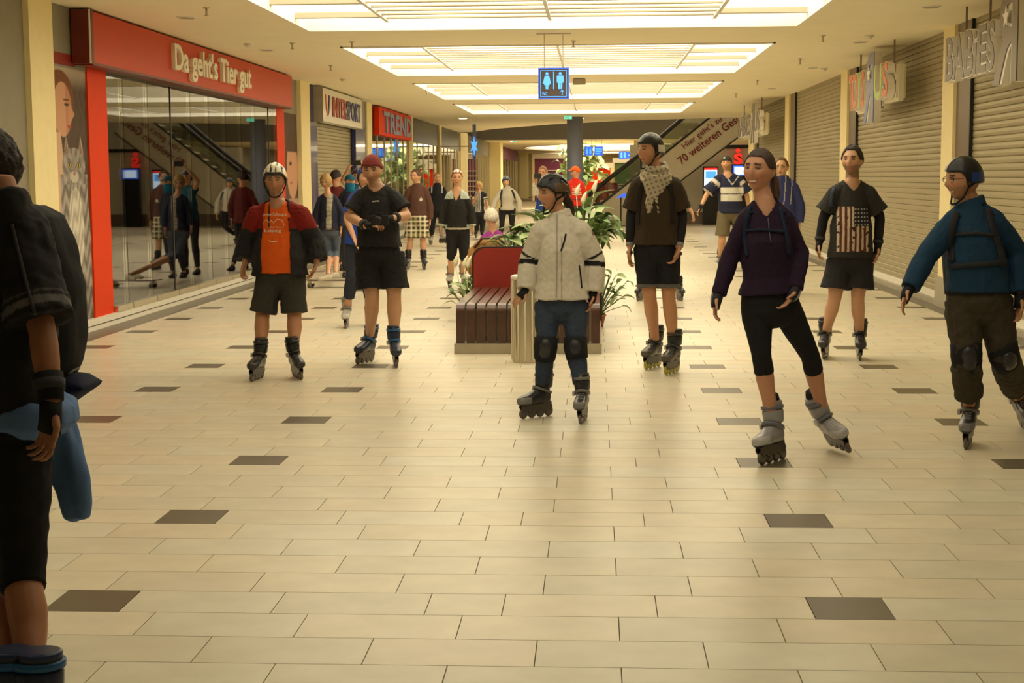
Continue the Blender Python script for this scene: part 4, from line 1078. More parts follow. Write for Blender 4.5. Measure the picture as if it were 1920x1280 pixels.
# ------------------------------------------------------------------ hands
def hand(bm, wrist, d, n, side, s=1.0, curl=25, spread=7, r=1.0, elbow=None):
    """palm + five separate fingers. d: direction to the knuckles, n: palm normal (the way fingers curl), side: +1 thumb on d x n side"""
    d = d.normalized(); n = (n - d*n.dot(d)).normalized(); w_ = d.cross(n)*side
    pl = .088*s
    loft(bm, [(wrist - d*.02*s, w_, n, .026*s, .021*s), (wrist + d*.012*s, w_, n, .029*s, .018*s), (wrist + d*.045*s, w_, n, .039*s, .0165*s, .8), (wrist + d*pl*.92, w_, n, .041*s, .013*s, .8), (wrist + d*pl, w_, n, .037*s, .010*s)], 14)
    lens = (.072, .079, .073, .058)
    for i, L in enumerate(lens):
        off = (.031 - i*.0208)*s; a = math.radians((1.5-i)*spread)
        fd = (d*math.cos(a) + w_*math.sin(a)).normalized()
        base = wrist + d*(pl - .014*s) + w_*off; cu = math.radians(curl + i*3); p = base; pts = [p]
        for k, fr_ in enumerate((.46, .30, .24)):
            an = cu*(k*.75+.35); q = (fd*math.cos(an) + n*math.sin(an)).normalized(); p = p + q*(L*s*fr_ + (.014*s if k == 0 else 0)); pts.append(p)
        tube(bm, pts, [.0088*s*r, .0082*s*r, .0075*s*r, .0065*s*r], 8)
    tb = wrist + d*.022*s + w_*.026*s
    t1 = tb + (d*.62 + w_*.72 + n*.25).normalized()*.036*s; t2 = t1 + (d*.88 + w_*.35 + n*.35).normalized()*.030*s; t3 = t2 + (d*.95 + w_*.1 + n*.4).normalized()*.024*s
    tube(bm, [tb - d*.01*s - w_*.008*s, t1, t2, t3], [.014*s, .0115*s, .0095*s, .0078*s], 8)

# ------------------------------------------------------------------ a person
NV = [1]
SKIN = (.62,.33,.19)
def person(label, Y, head, sh, el, wr, hip, kn, feet, face=0, pitch=0, tilt=0, torso=0, skin=SKIN, h=1.75, fat=1.0, fem=0.0,
           hd=((0,.08,0),(0,.08,0)), curl=(28,28), lips=(.42,.14,.09), brow=(.06,.035,.02), beard=None, smile=0, top=None, jacket=None, legs=None,
           pads=None, guards=None, skates='black', voxel=None, hands=(True,True), shoes=None, gaze=None, head_s=1.07, group=None, thick=1.0):
    s = h/1.75; vox = voxel or (.0058 if Y < 15 else .009 if Y < 24 else .012)
    gx = sum(f[0] for f in feet if f)/max(1, len([f for f in feet if f])) if feet else hip[0][0]
    root = thing('person', label, 'person', (at(gx, 330, Y).x, Y, 0), group)
    def J(p): return at(p[0], p[1], Y + (p[2] if len(p) > 2 else 0))
    inv = Matrix.Translation(-root.location)
    va = math.degrees(math.atan((1116 - head[0])/F)); face = face - va; torso = torso - va
    def adopt(o): o.parent = root; o.matrix_parent_inverse = inv; return o
    H = J(head); S = [J(p) for p in sh]; E_ = [J(p) for p in el]; W_ = [J(p) for p in wr]; HP = [J(p) for p in hip]; K = [J(p) for p in kn]
    A = []; CU = []
    for i, f in enumerate(feet or []):
        if f is None: A.append(None); CU.append(None); continue
        px, py, hdg = f[:3]; hdg = hdg - va; z = f[3] if len(f) > 3 else 0; roll = f[4] if len(f) > 4 else 0; pit = f[5] if len(f) > 5 else 0
        gp = atz(px, py, z)
        if shoes is None:
            a, c_ = add_skate(root, skates, gp, hdg, roll, pit, s*1.0); A.append(a); CU.append(c_)
        else:
            hh = math.radians(hdg); fw = V(-math.sin(hh), -math.cos(hh), 0); X = fw.cross(V(0,0,1))
            A.append(gp + V(0,0,.09*s) - fw*.03); CU.append(A[-1])
            bm = BM(); loft(bm, [(gp + fw*y*s + V(0,0,z*s), X, V(0,0,1), rx*s, rz*s, .8) for y, z, rx, rz in ((-.09,.04,.028,.035),(-.07,.05,.036,.05),(0,.052,.038,.05),(.06,.035,.045,.034),(.13,.03,.04,.028),(.16,.028,.022,.02))], 14)
            adopt(fuse('shoe', bm, .008, 'cloth', None, 2)); o = [o for o in root.children][-1]; paint(o.data, np.tile(shoes, (len(o.data.vertices), 1)))
    mo = (S[0]+S[1])/2                                          # outline shoulders -> joints
    S = [p + (mo-p).normalized()*min(.048*s*thick, (mo-p).length*.3) + V(0,0,-.040*s) for p in S]
    mid = (S[0]+S[1])/2; hc = (HP[0]+HP[1])/2
    tw = math.radians(torso); fwd = V(-math.sin(tw), -math.cos(tw), 0)
    wax = (S[1]-S[0]); sw = wax.length/2; wax = wax.normalized()
    fwd = (fwd - wax*fwd.dot(wax)).normalized() if abs(fwd.dot(wax)) < .95 else wax.cross(V(0,0,1))
    hax = (HP[1]-HP[0]); hw = max(hax.length/2, .08*s); hax = wax.lerp(hax.normalized(), .6).normalized(); hfw = (fwd - hax*fwd.dot(hax)).normalized()
    up = (mid-hc); TL = up.length; up.normalize()
    hf = head_frame(H, face, pitch, tilt, s*head_s)
    nb = mid + up*.115*s                                        # neck base
    hb = V(*to_world(hf, np.array([[0,-.018,-.075]]))[0])        # skull base
    shw = max(sw, .13*s)
    prof = [(-.15,.10,.075),(-.06,.150,.110),(.06,.162,.116),(.16,.155,.112),(.34,.132*fat,.105*fat),(.54,.144*(.5+.5*fat),.112*(.6+.4*fat)),(.76,.158,.118),(.92,.152,.104),(1.02,.132,.088),(1.13,.098,.074),(1.23,.070,.062),(1.27,.060,.056)]
    def trings(o_=0.0, t0=-.2, t1=2, wx=1.0, extra=None, profx=None):
        out = []; ps = prof
        ts = sorted(set([max(t0, -.5)] + [p[0] for p in ps if t0 < p[0] < t1] + ([t1] if t1 < 1.27 else [])))
        for t in ts:
            a_ = np.interp(t, [p[0] for p in ps], [p[1] for p in ps]); b_ = np.interp(t, [p[0] for p in ps], [p[2] for p in ps])
            a_ *= s; b_ *= s
            if t > .6: a_ *= min(1.15, max(.75, shw/(.175*s)))
            ax = hax.lerp(wax, max(0, min(1, t))).normalized(); fw = (fwd - ax*fwd.dot(ax)).normalized()
            k = extra(t) if extra else 0
            c_ = hc + up*(t*TL) if t >= 0 else hc + V(0,0,1)*(t*TL)
            if fat > 1.05 and .05 < t < .6: c_ = c_ + fw*(fat-1)*.10*s
            if fem and .58 < t < .85: c_ = c_ + fw*.012*s
            out.append((c_, ax, fw, (a_ + o_ + k)*wx, b_ + o_ + k, .92))
        return out
    bm = BM()
    loft(bm, trings(0.0, -.05), 20)
    tube(bm, [nb - up*.04*s, nb.lerp(hb, .4), hb], [.064*s, .057*s*(1-.1*fem), .056*s*(1-.1*fem)], 14)
    for i in range(2):                                          # trapezius / clavicle
        tube(bm, [nb.lerp(hb, .15), nb.lerp(S[i], .45) + up*.004*s, S[i]], [.038*s, .042*s, .050*s], 10)
    add_grid(bm, [V(*p) for p in to_world(hf, head_shape(HD, fem, True, smile))], HF)
    for sx in (-1, 1):
        e = to_world(hf, np.array([[sx*.077, -.012, -.002]]))[0]
        ellip(bm, e, (.009*s, .019*s, .031*s), Matrix(hf[1].tolist()).to_3x3().normalized() @ Matrix.Rotation(sx*.25, 3, 'Z'), 10)
    def arm(bm, i, o_=0, upto=2.0, flare=0, cut0=0):
        a, b_, c_ = S[i], E_[i], W_[i]; rs = []
        key = [(0,.052),(.2,.053),(.55,.046),(.95,.039),(1.05,.039),(1.3,.041),(1.7,.031),(2.0,.0255)]
        ts = [t for t in (0,.2,.4,.6,.8,.95,1.05,1.2,1.4,1.6,1.8,2.0) if t <= upto - .03] + [upto]
        pts = []; rad = []
        for t in ts:
            p = a.lerp(b_, t) if t <= 1 else b_.lerp(c_, t-1)
            if abs(t-1) < .08: p = p.lerp((a+c_)/2, .02)
            pts.append(p); rad.append((np.interp(t, [k[0] for k in key], [k[1] for k in key])*s*(1-.08*fem)*thick + o_ + flare*max(0, t/upto)**2))
        tube(bm, pts, rad, 14, ends=False)
        ellip(bm, a, ((.052*s*thick+o_),)*3, None, 12)
    for i in range(2):
        if not hands[i] and hands[i] is not None and hands[i] == 'none': continue
        arm(bm, i)
        ellip(bm, E_[i], (.038*s,)*3, None, 10)
        dv = hd[i]; d = V(dv[0], dv[2] if len(dv) > 2 else 0, -dv[1])
        nrm = V(*dv[3]) if len(dv) > 3 else (V(1 if i == 0 else -1, -.25, 0))
        hand(bm, W_[i], d, nrm, (1 if i == 0 else -1) * (dv[4] if len(dv) > 4 else 1), s*(1-.06*fem), curl[i])
    def leg(bm, i, o_=0, t0=0, upto=2.0, flare=0, rad0=None):
        a, b_ = HP[i], K[i]; c_ = A[i] if (A and A[i]) else b_ + V(0,0,-.42*s)
        sgn = -1 if i == 0 else 1; a = a + hax*sgn*.0*s
        key = [(-.1,.085),(0,.088),(.3,.082),(.7,.064),(.95,.054),(1.05,.053),(1.3,.056),(1.6,.043),(1.9,.034),(2.0,.034)]
        ts = [t for t in (-.08,.0,.15,.3,.5,.7,.85,.95,1.05,1.15,1.3,1.45,1.6,1.8,2.0) if t0 <= t <= upto - .03] + [upto]
        pts = []; rad = []
        back = V(0, .012*s, 0) 
        for t in ts:
            p = a.lerp(b_, t) if t <= 1 else b_.lerp(c_, t-1)
            if 1.15 < t < 1.6: p = p - fwd*.010*s
            pts.append(p); rad.append(np.interp(t, [k[0] for k in key], [k[1] for k in key])*s*(.5+.5*fat)*thick + o_ + flare*max(0, t/upto)**2)
        tube(bm, pts, rad, 16, ends=False)
    if K:
        for i in range(2): leg(bm, i)
    body = adopt(fuse('body', bm, vox, 'skin', None, 2 if vox < .007 else 1))
    # colour of the skin, lips, brows, beard
    co = get_co(body.data); L = to_local(hf, co); c = np.tile(skin, (len(co), 1)).astype(float)
    x, y, z = L[:,0], L[:,1], L[:,2]; inh = (np.abs(x) < .1) & (np.abs(z) < .13) & (np.abs(y) < .13)
    fr_ = inh & (y > .055)
    ck = g(np.abs(x), .042, .018)*g(z, -.028, .02)*fr_; c = c*(1 - ck[:,None]*np.array([.0,.16,.18]))
    if beard is not None:
        bz = inh & (y > -.01) & (z < -.035 + .02*np.abs(x)/.07 - .012) & (z > -.135)
        bz &= ~((np.abs(x) < .020) & (z > -.072)); c[bz] = np.array(skin)*(1-beard[3]) + np.array(beard[:3])*beard[3]
        mz = fr_ & (np.abs(x) < .028) & (z > -.052) & (z < -.042); c[mz] = np.array(skin)*(1-beard[3]) + np.array(beard[:3])*beard[3]
    sc_ = z + (.35*np.abs(x) if smile else 0)*-1
    zl = z - (smile*.22*np.abs(x))
    c[fr_ & (np.abs(x) < .021+.008*smile) & (np.abs(zl+.062) < .0085+.003*smile)] = lips
    if smile > .5: c[fr_ & (np.abs(x) < .021) & (np.abs(zl+.0615) < .004)] = (.80,.74,.62)
    c[fr_ & (np.abs(x) > .013) & (np.abs(x) < .046) & (np.abs(z - .030 + .15*(np.abs(x)-.03)) < .0045)] = brow
    ey = fr_ & (((np.abs(x)-.031)/.017)**2 + ((z-.010)/.0075)**2 < 1); c[ey] = np.array(skin)*.35
    paint(body.data, c)
    if Y < 24:
        for sx in (-1, 1):
            bm = BM(); cc = to_world(hf, np.array([[sx*.031, .0725, .0095]]))[0]
            ellip(bm, cc, (.0125*s,)*3, None, 14); me = finish(bm, 'eye', 'plastic', (.5,.45,.38))
            Lc = to_local(hf, get_co(me)) - np.array([[sx*.031, .0725, .0095]]); gz = np.array(gaze or (0,0))
            dd = np.sqrt((Lc[:,0]-gz[0]*.004)**2 + (Lc[:,2]-gz[1]*.004)**2); cc_ = np.tile((.34,.29,.24), (len(dd), 1)).astype(float)
            cc_[(dd < .0068) & (Lc[:,1] > 0)] = (.08,.05,.03); cc_[np.abs(Lc[:,2]) > .0048] = np.array(skin)*.6
            paint(me, cc_); o = link_mesh('eye', me, None); adopt(o)
    ctx = dict(root=root, hf=hf, S=S, E=E_, W=W_, HP=HP, K=K, A=A, hc=hc, mid=mid, nb=nb, hb=hb, up=up, w=wax, f=fwd, s=s, TL=TL, adopt=adopt, Y=Y, vox=vox, trings=trings, J=J, body=body, CU=CU, hax=hax)
    gv = vox*1.25
    def z_to_t(py):                                             # image row of a hem -> height along the trunk
        z = J((head[0], py)).z; return (z - hc.z)/(mid.z - hc.z)
    def garment(name, spec, base_o=0.012):
        """spec: hem row, sleeve length, colour function ..."""
        t0 = z_to_t(spec['hem']); o_ = spec.get('o', base_o); bm = BM()
        lo = spec.get('loose', .02); ext = lambda t: lo*max(0, 1 - (t-t0)/.7) if t < t0+.7 else 0
        if fem and not spec.get('straight'): ext = lambda t: lo*max(0, 1-(t-t0)/.35)
        loft(bm, trings(o_, t0, spec.get('t1', 1.20), 1.0, ext), 24)
        for i in range(2): tube(bm, [nb.lerp(S[i], .12) - up*.012*s, nb.lerp(S[i], .5) - up*.002*s, S[i]], [.042*s+o_*.7, .044*s+o_*.9, .052*s+o_], 12)
        if spec.get('collar'): 
            tube(bm, [nb - up*.02*s, nb + (hb-nb)*spec['collar']], [.064*s+o_, .060*s+o_], 18, ends=False)
        sl = spec.get('sleeve', .5); sl = sl if isinstance(sl, tuple) else (sl, sl)
        for i in range(2):
            if sl[i] > 0: arm(bm, i, o_ + spec.get('so', 0), sl[i], spec.get('flare', .012))
            if sl[i] > 1: ellip(bm, E_[i], (.040*s*thick+o_,)*3, None, 10)
        o = adopt(fuse(name, bm, spec.get('vox', gv), spec.get('m', 'cloth'), None, 1))
        co = get_co(o.data); no = get_no(o.data); wr_ = spec.get('wr', .006)
        rel = co - np.array(hc); rl = rel.copy(); rl[:,2] *= .55
        n = noise3(rl, len(label), 34)*.5 + noise3(rel, len(label)+2, 75)*.25
        co2 = co + no*(wr_*n)[:,None]
        if spec.get('neck'):                                    # open the neckline: pull the cloth in and down at the front
            pass
        set_co(o.data, co2)
        C_ = np.array(hc); w_ = np.array(wax); f_ = np.array(fwd)
        u = rel @ w_; fz = rel @ f_; z = co[:,2]; z0 = J((head[0], spec['hem'])).z; z1 = mid.z
        v_ = (z-z0)/(z1-z0)
        # which arm, how far along
        armt = np.full(len(co), -1.0)
        for i in range(2):
            a, b_, c_ = np.array(S[i]), np.array(E_[i]), np.array(W_[i])
            for (p0, p1, k) in ((a, b_, 0), (b_, c_, 1)):
                ab = p1-p0; t = ((co-p0) @ ab)/(ab @ ab); dist = np.linalg.norm(co - (p0 + np.clip(t,0,1)[:,None]*ab), axis=1)
                inside = (dist < .10*s) & (t > (.12 if k == 0 else 0)) & (np.abs(u) > shw*.80)
                armt = np.where(inside, np.clip(t,0,1)+k, armt)
        cc_ = spec['col']; NV[0] = len(co); cols = cc_(u/s, v_, fz, armt, co) if callable(cc_) else np.tile(cc_, (len(co), 1))
        paint(o.data, cols)
        nk = spec.get('neckcut')
        if nk:                                                  # cut a real neck opening
            bmm = bmesh.new(); bmm.from_mesh(o.data); dele = []
            hbv = np.array(nb)
            for vtx in bmm.verts:
                r_ = np.array(vtx.co) - hbv; uu = r_ @ w_; ff = r_ @ f_; zz = r_[2]
                lim = nk[0]*s if ff < 0 else nk[0]*s
                dep = nk[1]*s
                if ff > -.02*s:
                    if zz > -dep*(1 - (abs(uu)/(nk[0]*s))**nk[2]) and abs(uu) < nk[0]*s and zz > -dep: dele.append(vtx)
                elif abs(uu) < nk[0]*s and zz > -.012*s: dele.append(vtx)
            bmesh.ops.delete(bmm, geom=dele, context='VERTS'); bmm.to_mesh(o.data); bmm.free()
            cm = o.data.attributes.get('Col')
        if spec.get('open'):
            fn = spec['open']; bmm = bmesh.new(); bmm.from_mesh(o.data)
            dele = []
            for vtx in bmm.verts:
                r_ = np.array(vtx.co) - C_; uu = r_ @ w_; ff = r_ @ f_; vv = (vtx.co.z - z0)/(z1 - z0)
                lo_, hi_ = fn(vv)
                if ff > 0 and lo_ < uu/s < hi_: dele.append(vtx)
                elif vtx.co.z < z0 + .012 and abs(uu) < .17*s: dele.append(vtx)
            bmesh.ops.delete(bmm, geom=dele, context='VERTS'); bmm.to_mesh(o.data); bmm.free()
            so = o.modifiers.new('thick', 'SOLIDIFY'); so.thickness = .010; so.offset = -1
        return o
    ctx['garment'] = garment
    if top: ctx['top'] = garment(top.get('name', 'shirt'), top)
    if jacket: ctx['jacket'] = garment(jacket.get('name', 'jacket'), jacket)
    if legs:
        t1 = z_to_t(legs['waist']); o_ = legs.get('o', .010); bm = BM()
        rr = trings(o_, -.16, t1, 1.0)
        loft(bm, rr, 24)
        up_ = legs.get('len', 1.0); up_ = up_ if isinstance(up_, tuple) else (up_, up_)
        for i in range(2): leg(bm, i, o_, -.08, up_[i], legs.get('flare', .0))
        tube(bm, [HP[0] + V(0,0,-.03*s), HP[1] + V(0,0,-.03*s)], [.092*s+o_, .092*s+o_], 14)
        o = adopt(fuse(legs.get('name', 'shorts'), bm, gv, legs.get('m', 'cloth'), None, 1)); ctx['legs'] = o
        co = get_co(o.data); no = get_no(o.data); rel = co - np.array(hc); rl = rel.copy(); rl[:,2] *= 1.4
        n = noise3(rl, len(label)+5, 26)*.6 + noise3(rel, len(label)+7, 70)*.3
        set_co(o.data, co + no*(legs.get('wr', .005)*n)[:,None])
        cc_ = legs['col']; NV[0] = len(co); paint(o.data, cc_(rel, co) if callable(cc_) else np.tile(cc_, (len(co), 1)))
    if pads:                                                    # knee pads: padded sleeve and hard cap
        for i in range(2):
            if pads.get('only') is not None and pads['only'] != i: continue
            a = K[i].lerp(HP[i], .22); b_ = K[i].lerp(A[i] if A[i] else K[i] + V(0,0,-.4), .26); po = pads.get('o', .014)
            bm = BM(); tube(bm, [a, a.lerp(K[i], .6), K[i], K[i].lerp(b_, .6), b_], [(.068*s*thick+po), (.066*s*thick+po), (.064*s*thick+po+.004), (.062*s*thick+po), (.058*s*thick+po)], 18, ends=False)
            me = finish(bm, 'knee_pad', 'pad', pads.get('c', (.02,.02,.022))); kp = adopt(link_mesh('knee_pad', me, None))
            bm = BM(); d = (a-b_).normalized(); fw = (fwd - d*fwd.dot(d)).normalized(); sd = d.cross(fw)
            rot = Matrix((sd, fw, d)).transposed()
            ellip(bm, K[i] + fw*(.030*s+po) + d*.0, (.052*s, .042*s, .080*s), rot, 16)
            me = finish(bm, 'hard_shell', 'plastic', pads.get('c2', (.035,.035,.04))); q = link_mesh('hard_shell', me, None); q.parent = kp
    if guards:
        for i in range(2):
            if guards.get('only') is not None and guards['only'] != i: continue
            dv = hd[i]; d = V(dv[0], dv[2] if len(dv) > 2 else 0, -dv[1]).normalized(); gc = guards.get('c', (.02,.02,.022)); bl = guards.get('len', .11)
            fo = (E_[i]-W_[i]).normalized(); a = W_[i] + fo*bl*s
            nrm = V(*dv[3]) if len(dv) > 3 else (V(1 if i == 0 else -1, -.25, 0)); n_ = (nrm - d*nrm.dot(d)).normalized(); w2 = d.cross(n_)
            bm = BM(); tube(bm, [a, W_[i] + fo*.02*s], [.043*s, .036*s], 16, ends=False)
            loft(bm, [(W_[i] + fo*.025*s, w2, n_, .036*s, .030*s), (W_[i] + d*.03*s, w2, n_, .042*s, .027*s), (W_[i] + d*.068*s, w2, n_, .049*s, .024*s)], 16)
            me = finish(bm, 'wrist_guard', 'pad', gc); q = adopt(link_mesh('wrist_guard', me, None))
            bm = BM(); loft(bm, [(a.lerp(W_[i], .2), *frame_of(fo), .046*s, .046*s), (a.lerp(W_[i], .5), *frame_of(fo), .043*s, .043*s)], 16)
            me = finish(bm, 'velcro_strap', 'pad', guards.get('c2', (.06,.06,.065))); z_ = link_mesh('velcro_strap', me, None); z_.parent = q
            if guards.get('shell'):
                bm = BM(); loft(bm, [(W_[i] + fo*.05*s - n_*.034*s, w2, n_, .018*s, .008*s), (W_[i] + d*.02*s - n_*.030*s, w2, n_, .024*s, .010*s), (W_[i] + d*.055*s - n_*.022*s, w2, n_, .020*s, .008*s)], 10)
                me = finish(bm, 'splint', 'plastic', guards['shell']); z_ = link_mesh('splint', me, None); z_.parent = q
    return ctx
def ribbon(ctx, target, pix, width, m, col, name, th=.006, parent=None, off=.004, depth=True):
    """flat strap or print lying on a garment: points are dropped onto the cloth along the view of its front"""
    dg = bpy.context.evaluated_depsgraph_get(); o = target
    me = o.data; bv = BVHTree.FromPolygons([v.co.copy() for v in me.vertices], [tuple(p.vertices) for p in me.polygons])
    O = V(0,0,CAMZ); pts = []
    dense = []
    for a, b in zip(pix[:-1], pix[1:]):
        n = max(2, int(math.hypot(a[0]-b[0], a[1]-b[1])/6))
        dense += [(a[0]+(b[0]-a[0])*i/n, a[1]+(b[1]-a[1])*i/n) for i in range(n)]
    dense.append(pix[-1]); nn = []
    for px, py in dense:
        d = ray(px, py).normalized(); hit = bv.ray_cast(O, d)
        if hit[0] is None: continue
        pts.append(hit[0] - d*off); nn.append(hit[1] if hit[1].dot(d) < 0 else -hit[1])
    if len(pts) < 2: return None
    bm = BM(); rings = []
    for i, p in enumerate(pts):
        t = pts[min(i+1, len(pts)-1)] - pts[max(i-1, 0)]; t.normalize(); n = nn[i]; s_ = t.cross(n).normalized(); n = s_.cross(t)
        rings.append((p, s_, n, width/2, th, .5))
    loft(bm, rings, 8)
    me2 = finish(bm, name, m, col); q = link_mesh(name, me2, None)
    q.parent = parent or ctx['root']
    if not parent: q.matrix_parent_inverse = Matrix.Translation(-ctx['root'].location)
    return q
def print_text(ctx, target, s, pix, wpx, hpx, col, offset=.0):
    """lettering printed on a garment, laid onto the cloth"""
    me = target.data; bv = BVHTree.FromPolygons([v.co.copy() for v in me.vertices], [tuple(p.vertices) for p in me.polygons])
    tm = text_mesh(s, 1, 0, offset); co = get_co(tm); x0, x1, y0, y1 = co[:,0].min(), co[:,0].max(), co[:,1].min(), co[:,1].max()
    O = V(0,0,CAMZ); out = []
    for c_ in co:
        px = pix[0] + (c_[0]-x0)/(x1-x0)*wpx; py = pix[1] - (c_[1]-y0)/(y1-y0)*hpx
        d = ray(px, py).normalized(); hit = bv.ray_cast(O, d)
        out.append((hit[0] - d*.004) if hit[0] else at(px, py, ctx['Y']-.15))
    set_co(tm, np.array([tuple(p) for p in out])); paint(tm, np.tile(col, (len(co), 1))); tm.name = 'printed_lettering'
    q = link_mesh('printed_lettering', tm, 'paint'); q.parent = target
    return q
def backpack(ctx, c_main, straps=None, size=(.15,.09,.23), strapc=(.03,.03,.035), cover=None, side=None):
    s = ctx['s']; o = ctx['mid'] - ctx['f']*(.19*s) - ctx['up']*.20*s
    bm = BM(); w_, f_, u_ = ctx['w'], ctx['f'], ctx['up']
    loft(bm, [(o + u_*z*s, w_, f_, rx*s, ry*s, .6) for z, rx, ry in ((-size[2],size[0]*.8,size[1]*.7),(-size[2]*.85,size[0],size[1]),(0,size[0],size[1]),(size[2]*.7,size[0]*.95,size[1]*.9),(size[2],size[0]*.7,size[1]*.5))], 20)
    me = finish(bm, 'backpack', 'cloth', c_main); b = link_mesh('backpack', me, None); ctx['adopt'](b)
    inv = Matrix.Translation(-ctx['root'].location)
    if cover is not None:
        for sg in (-1, 1):                                      # shoulder straps arching over the shoulders
            bm = BM(); a = ctx['mid'] + w_*sg*.085*s
            pts = [a - f_*.12*s - u_*.02*s, a - f_*.06*s + u_*.060*s, a + u_*.075*s, a + f_*.07*s + u_*.045*s]
            loft(bm, [(p, w_, frame_of(pts[min(i+1,3)]-pts[max(i-1,0)], w_)[1], .026*s, .008) for i, p in enumerate(pts)], 8)
            me = finish(bm, 'shoulder_strap', 'pad', strapc); q = link_mesh('shoulder_strap', me, None); q.parent = b
        for pix, wd in cover: ribbon(ctx, ctx.get('jacket') or ctx['top'], pix, wd, 'pad', strapc, 'shoulder_strap', .008, b, .006)
    return b
# ------------------------------------------------------------------ the people
def mix(base, *layers):
    c = np.tile(base, (len(layers[0][0]) if layers else NV[0], 1)).astype(float)
    for mk, col in layers: c[mk] = col
    return c
BLK = (.018,.017,.019)
# 2 orange shirt man
def c_or(u, v, f, a, co): return mix((.72,.105,.008), (np.abs(u+.075)+0*v < -1, BLK), ((f > 0) & (np.abs(u+.06) < .006) & (v > .80), (.02,.015,.015)))
def c_orj(u, v, f, a, co): return mix(BLK, ((v > .80) & (np.abs(u) > .10), (.20,.012,.007)), ((a > -.5) & (a < .45), (.20,.012,.007)), ((np.abs(u) < .11) & (v > .9), BLK))
P = person('man in an orange printed shirt, dark jacket and white vented helmet', 12.7,
  (516,338), ((473,397),(571,395)), ((463,452,.06),(588,450,.06)), ((459,492,-.02),(594,493,-.02)), ((506,520),(547,520)), ((492,592,-.04),(552,592,-.04)),
  ((482,712,20,0,-4),(558,709,-14,0,5)), face=8, pitch=-4, h=1.74, fat=1.32, skin=(.50,.24,.13), hd=((-.02,.08,.0),(-.03,.08,.0)), curl=(45,30), beard=(.25,.16,.11,.35), brow=(.10,.06,.04),
  top=dict(name='shirt', hem=510, sleeve=.4, col=c_or, o=.020, loose=.045, wr=.007, straight=True, neckcut=(.062,.05,2)),
  jacket=dict(name='jacket', hem=516, sleeve=1.86, so=.010, col=c_orj, o=.034, loose=.05, flare=.022, wr=.012, t1=.98, open=lambda v: (-.125+.05*max(0,v-.7), .13 - .06*max(0, v-.5))),
  legs=dict(name='shorts', waist=498, len=.92, flare=.038, o=.018, col=lambda r, co: mix((.045,.042,.035), (co[:,2] < at(500,588,12.7).z, (.16,.14,.11))), wr=.008), skates='black')
helmet(P['hf'], P['root'], 'bike', (.80,.75,.62), (.02,.02,.02), (.75,.38,.10))
for s_, px, py, wp, hp in (('sweetSchnuck', 492, 405, 46, 6.5), ('Leipzig', 496, 437, 31, 8), ('e. Skater Event', 503, 427, 23, 3)): print_text(P, P['top'], s_, (px, py), wp, hp, (.78,.62,.45), .01)
ribbon(P, P['top'], [(495,423),(494,416),(499,411),(504,417),(508,413),(513,418),(519,411),(528,412),(532,420),(530,428)], .006, 'paint', (.75,.55,.38), 'printed_skyline', .001)
ribbon(P, P['top'], [(503,451),(512,453),(519,452)], .007, 'paint', (.75,.6,.45), 'printed_swoosh', .001)
for px in (478, 566): pass
# 3 black T-shirt man holding a camera
P = person('man in black T-shirt and maroon backwards cap looking down at a camera', 13.4,
  (698,318), ((667,362),(747,362)), ((655,406,-.05),(763,404,-.05)), ((688,424,-.30),(737,409,-.30)), ((690,478),(734,478)), ((698,556,-.04),(739,556,-.04)),
  ((684,680,30,0,-8),(742,686,-4,0,2)), face=12, pitch=-10, h=1.80, fat=1.1, skin=(.60,.33,.19), thick=1.1, hd=((.07,-.01,-.02,(.6,0,-.7)),(-.07,.01,-.03,(-.6,0,-.7))), curl=(50,50), beard=(.20,.11,.06,.4),
  top=dict(name='shirt', hem=462, sleeve=.72, flare=.03, col=(.020,.020,.021), o=.022, loose=.022, wr=.008, neckcut=(.075,.055,2)),
  legs=dict(name='shorts', waist=448, len=.80, flare=.055, o=.020, col=(.016,.016,.017), wr=.009), pads=dict(), guards=dict(len=.07), skates='navy')
beanie(P['hf'], P['root'], (.20,.035,.03), 'cap', -1)
ribbon(P, P['top'], [(698,378),(706,377),(711,377)], .012, 'paint', (.45,.44,.42), 'printed_label', .001)
cpos = at(712, 413, 12.98)
t = thing('camera', 'black camera held at chest height by the man in the maroon cap', 'camera', cpos)
obj('camera_body', bx(-.075, .075, -.03, .03, -.045, .045, .008), 'darkm', t); obj('lens', loft(BM(), [((-.01,-.03,0),(1,0,0),(0,0,1),.034,.034),((-.01,-.09,0),(1,0,0),(0,0,1),.036,.036),((-.01,-.092,0),(1,0,0),(0,0,1),.026,.026)], 20), 'darkm', t, True)
obj('viewfinder_hump', bx(-.03, .02, -.028, .02, .044, .066, .005), 'darkm', t)
# 4 blue shirt skater behind him
def c_bl(u, v, f, a, co): return mix((.02,.06,.33))
P = person('skater in a blue shirt and navy helmet half hidden behind the man with the camera', 16.6,
  (686,333), ((658,366),(704,368)), ((650,408,-.05),(716,408)), ((664,446,-.15),(712,440)), ((664,460),(694,460)), ((660,520,-.05),(690,518)),
  ((650,614,5),(694,610,0)), face=-10, h=1.74, hd=((.03,.07),(0,.08)), top=dict(name='shirt', hem=458, sleeve=.75, col=c_bl, o=.02, loose=.02, flare=.02),
  legs=dict(name='jeans', waist=452, len=1.62, o=.014, col=(.03,.035,.055), m='denim', flare=.006), pads=dict(), guards=dict(), skates='silver')
helmet(P['hf'], P['root'], 'skate', (.03,.045,.14), (.6,.6,.6))
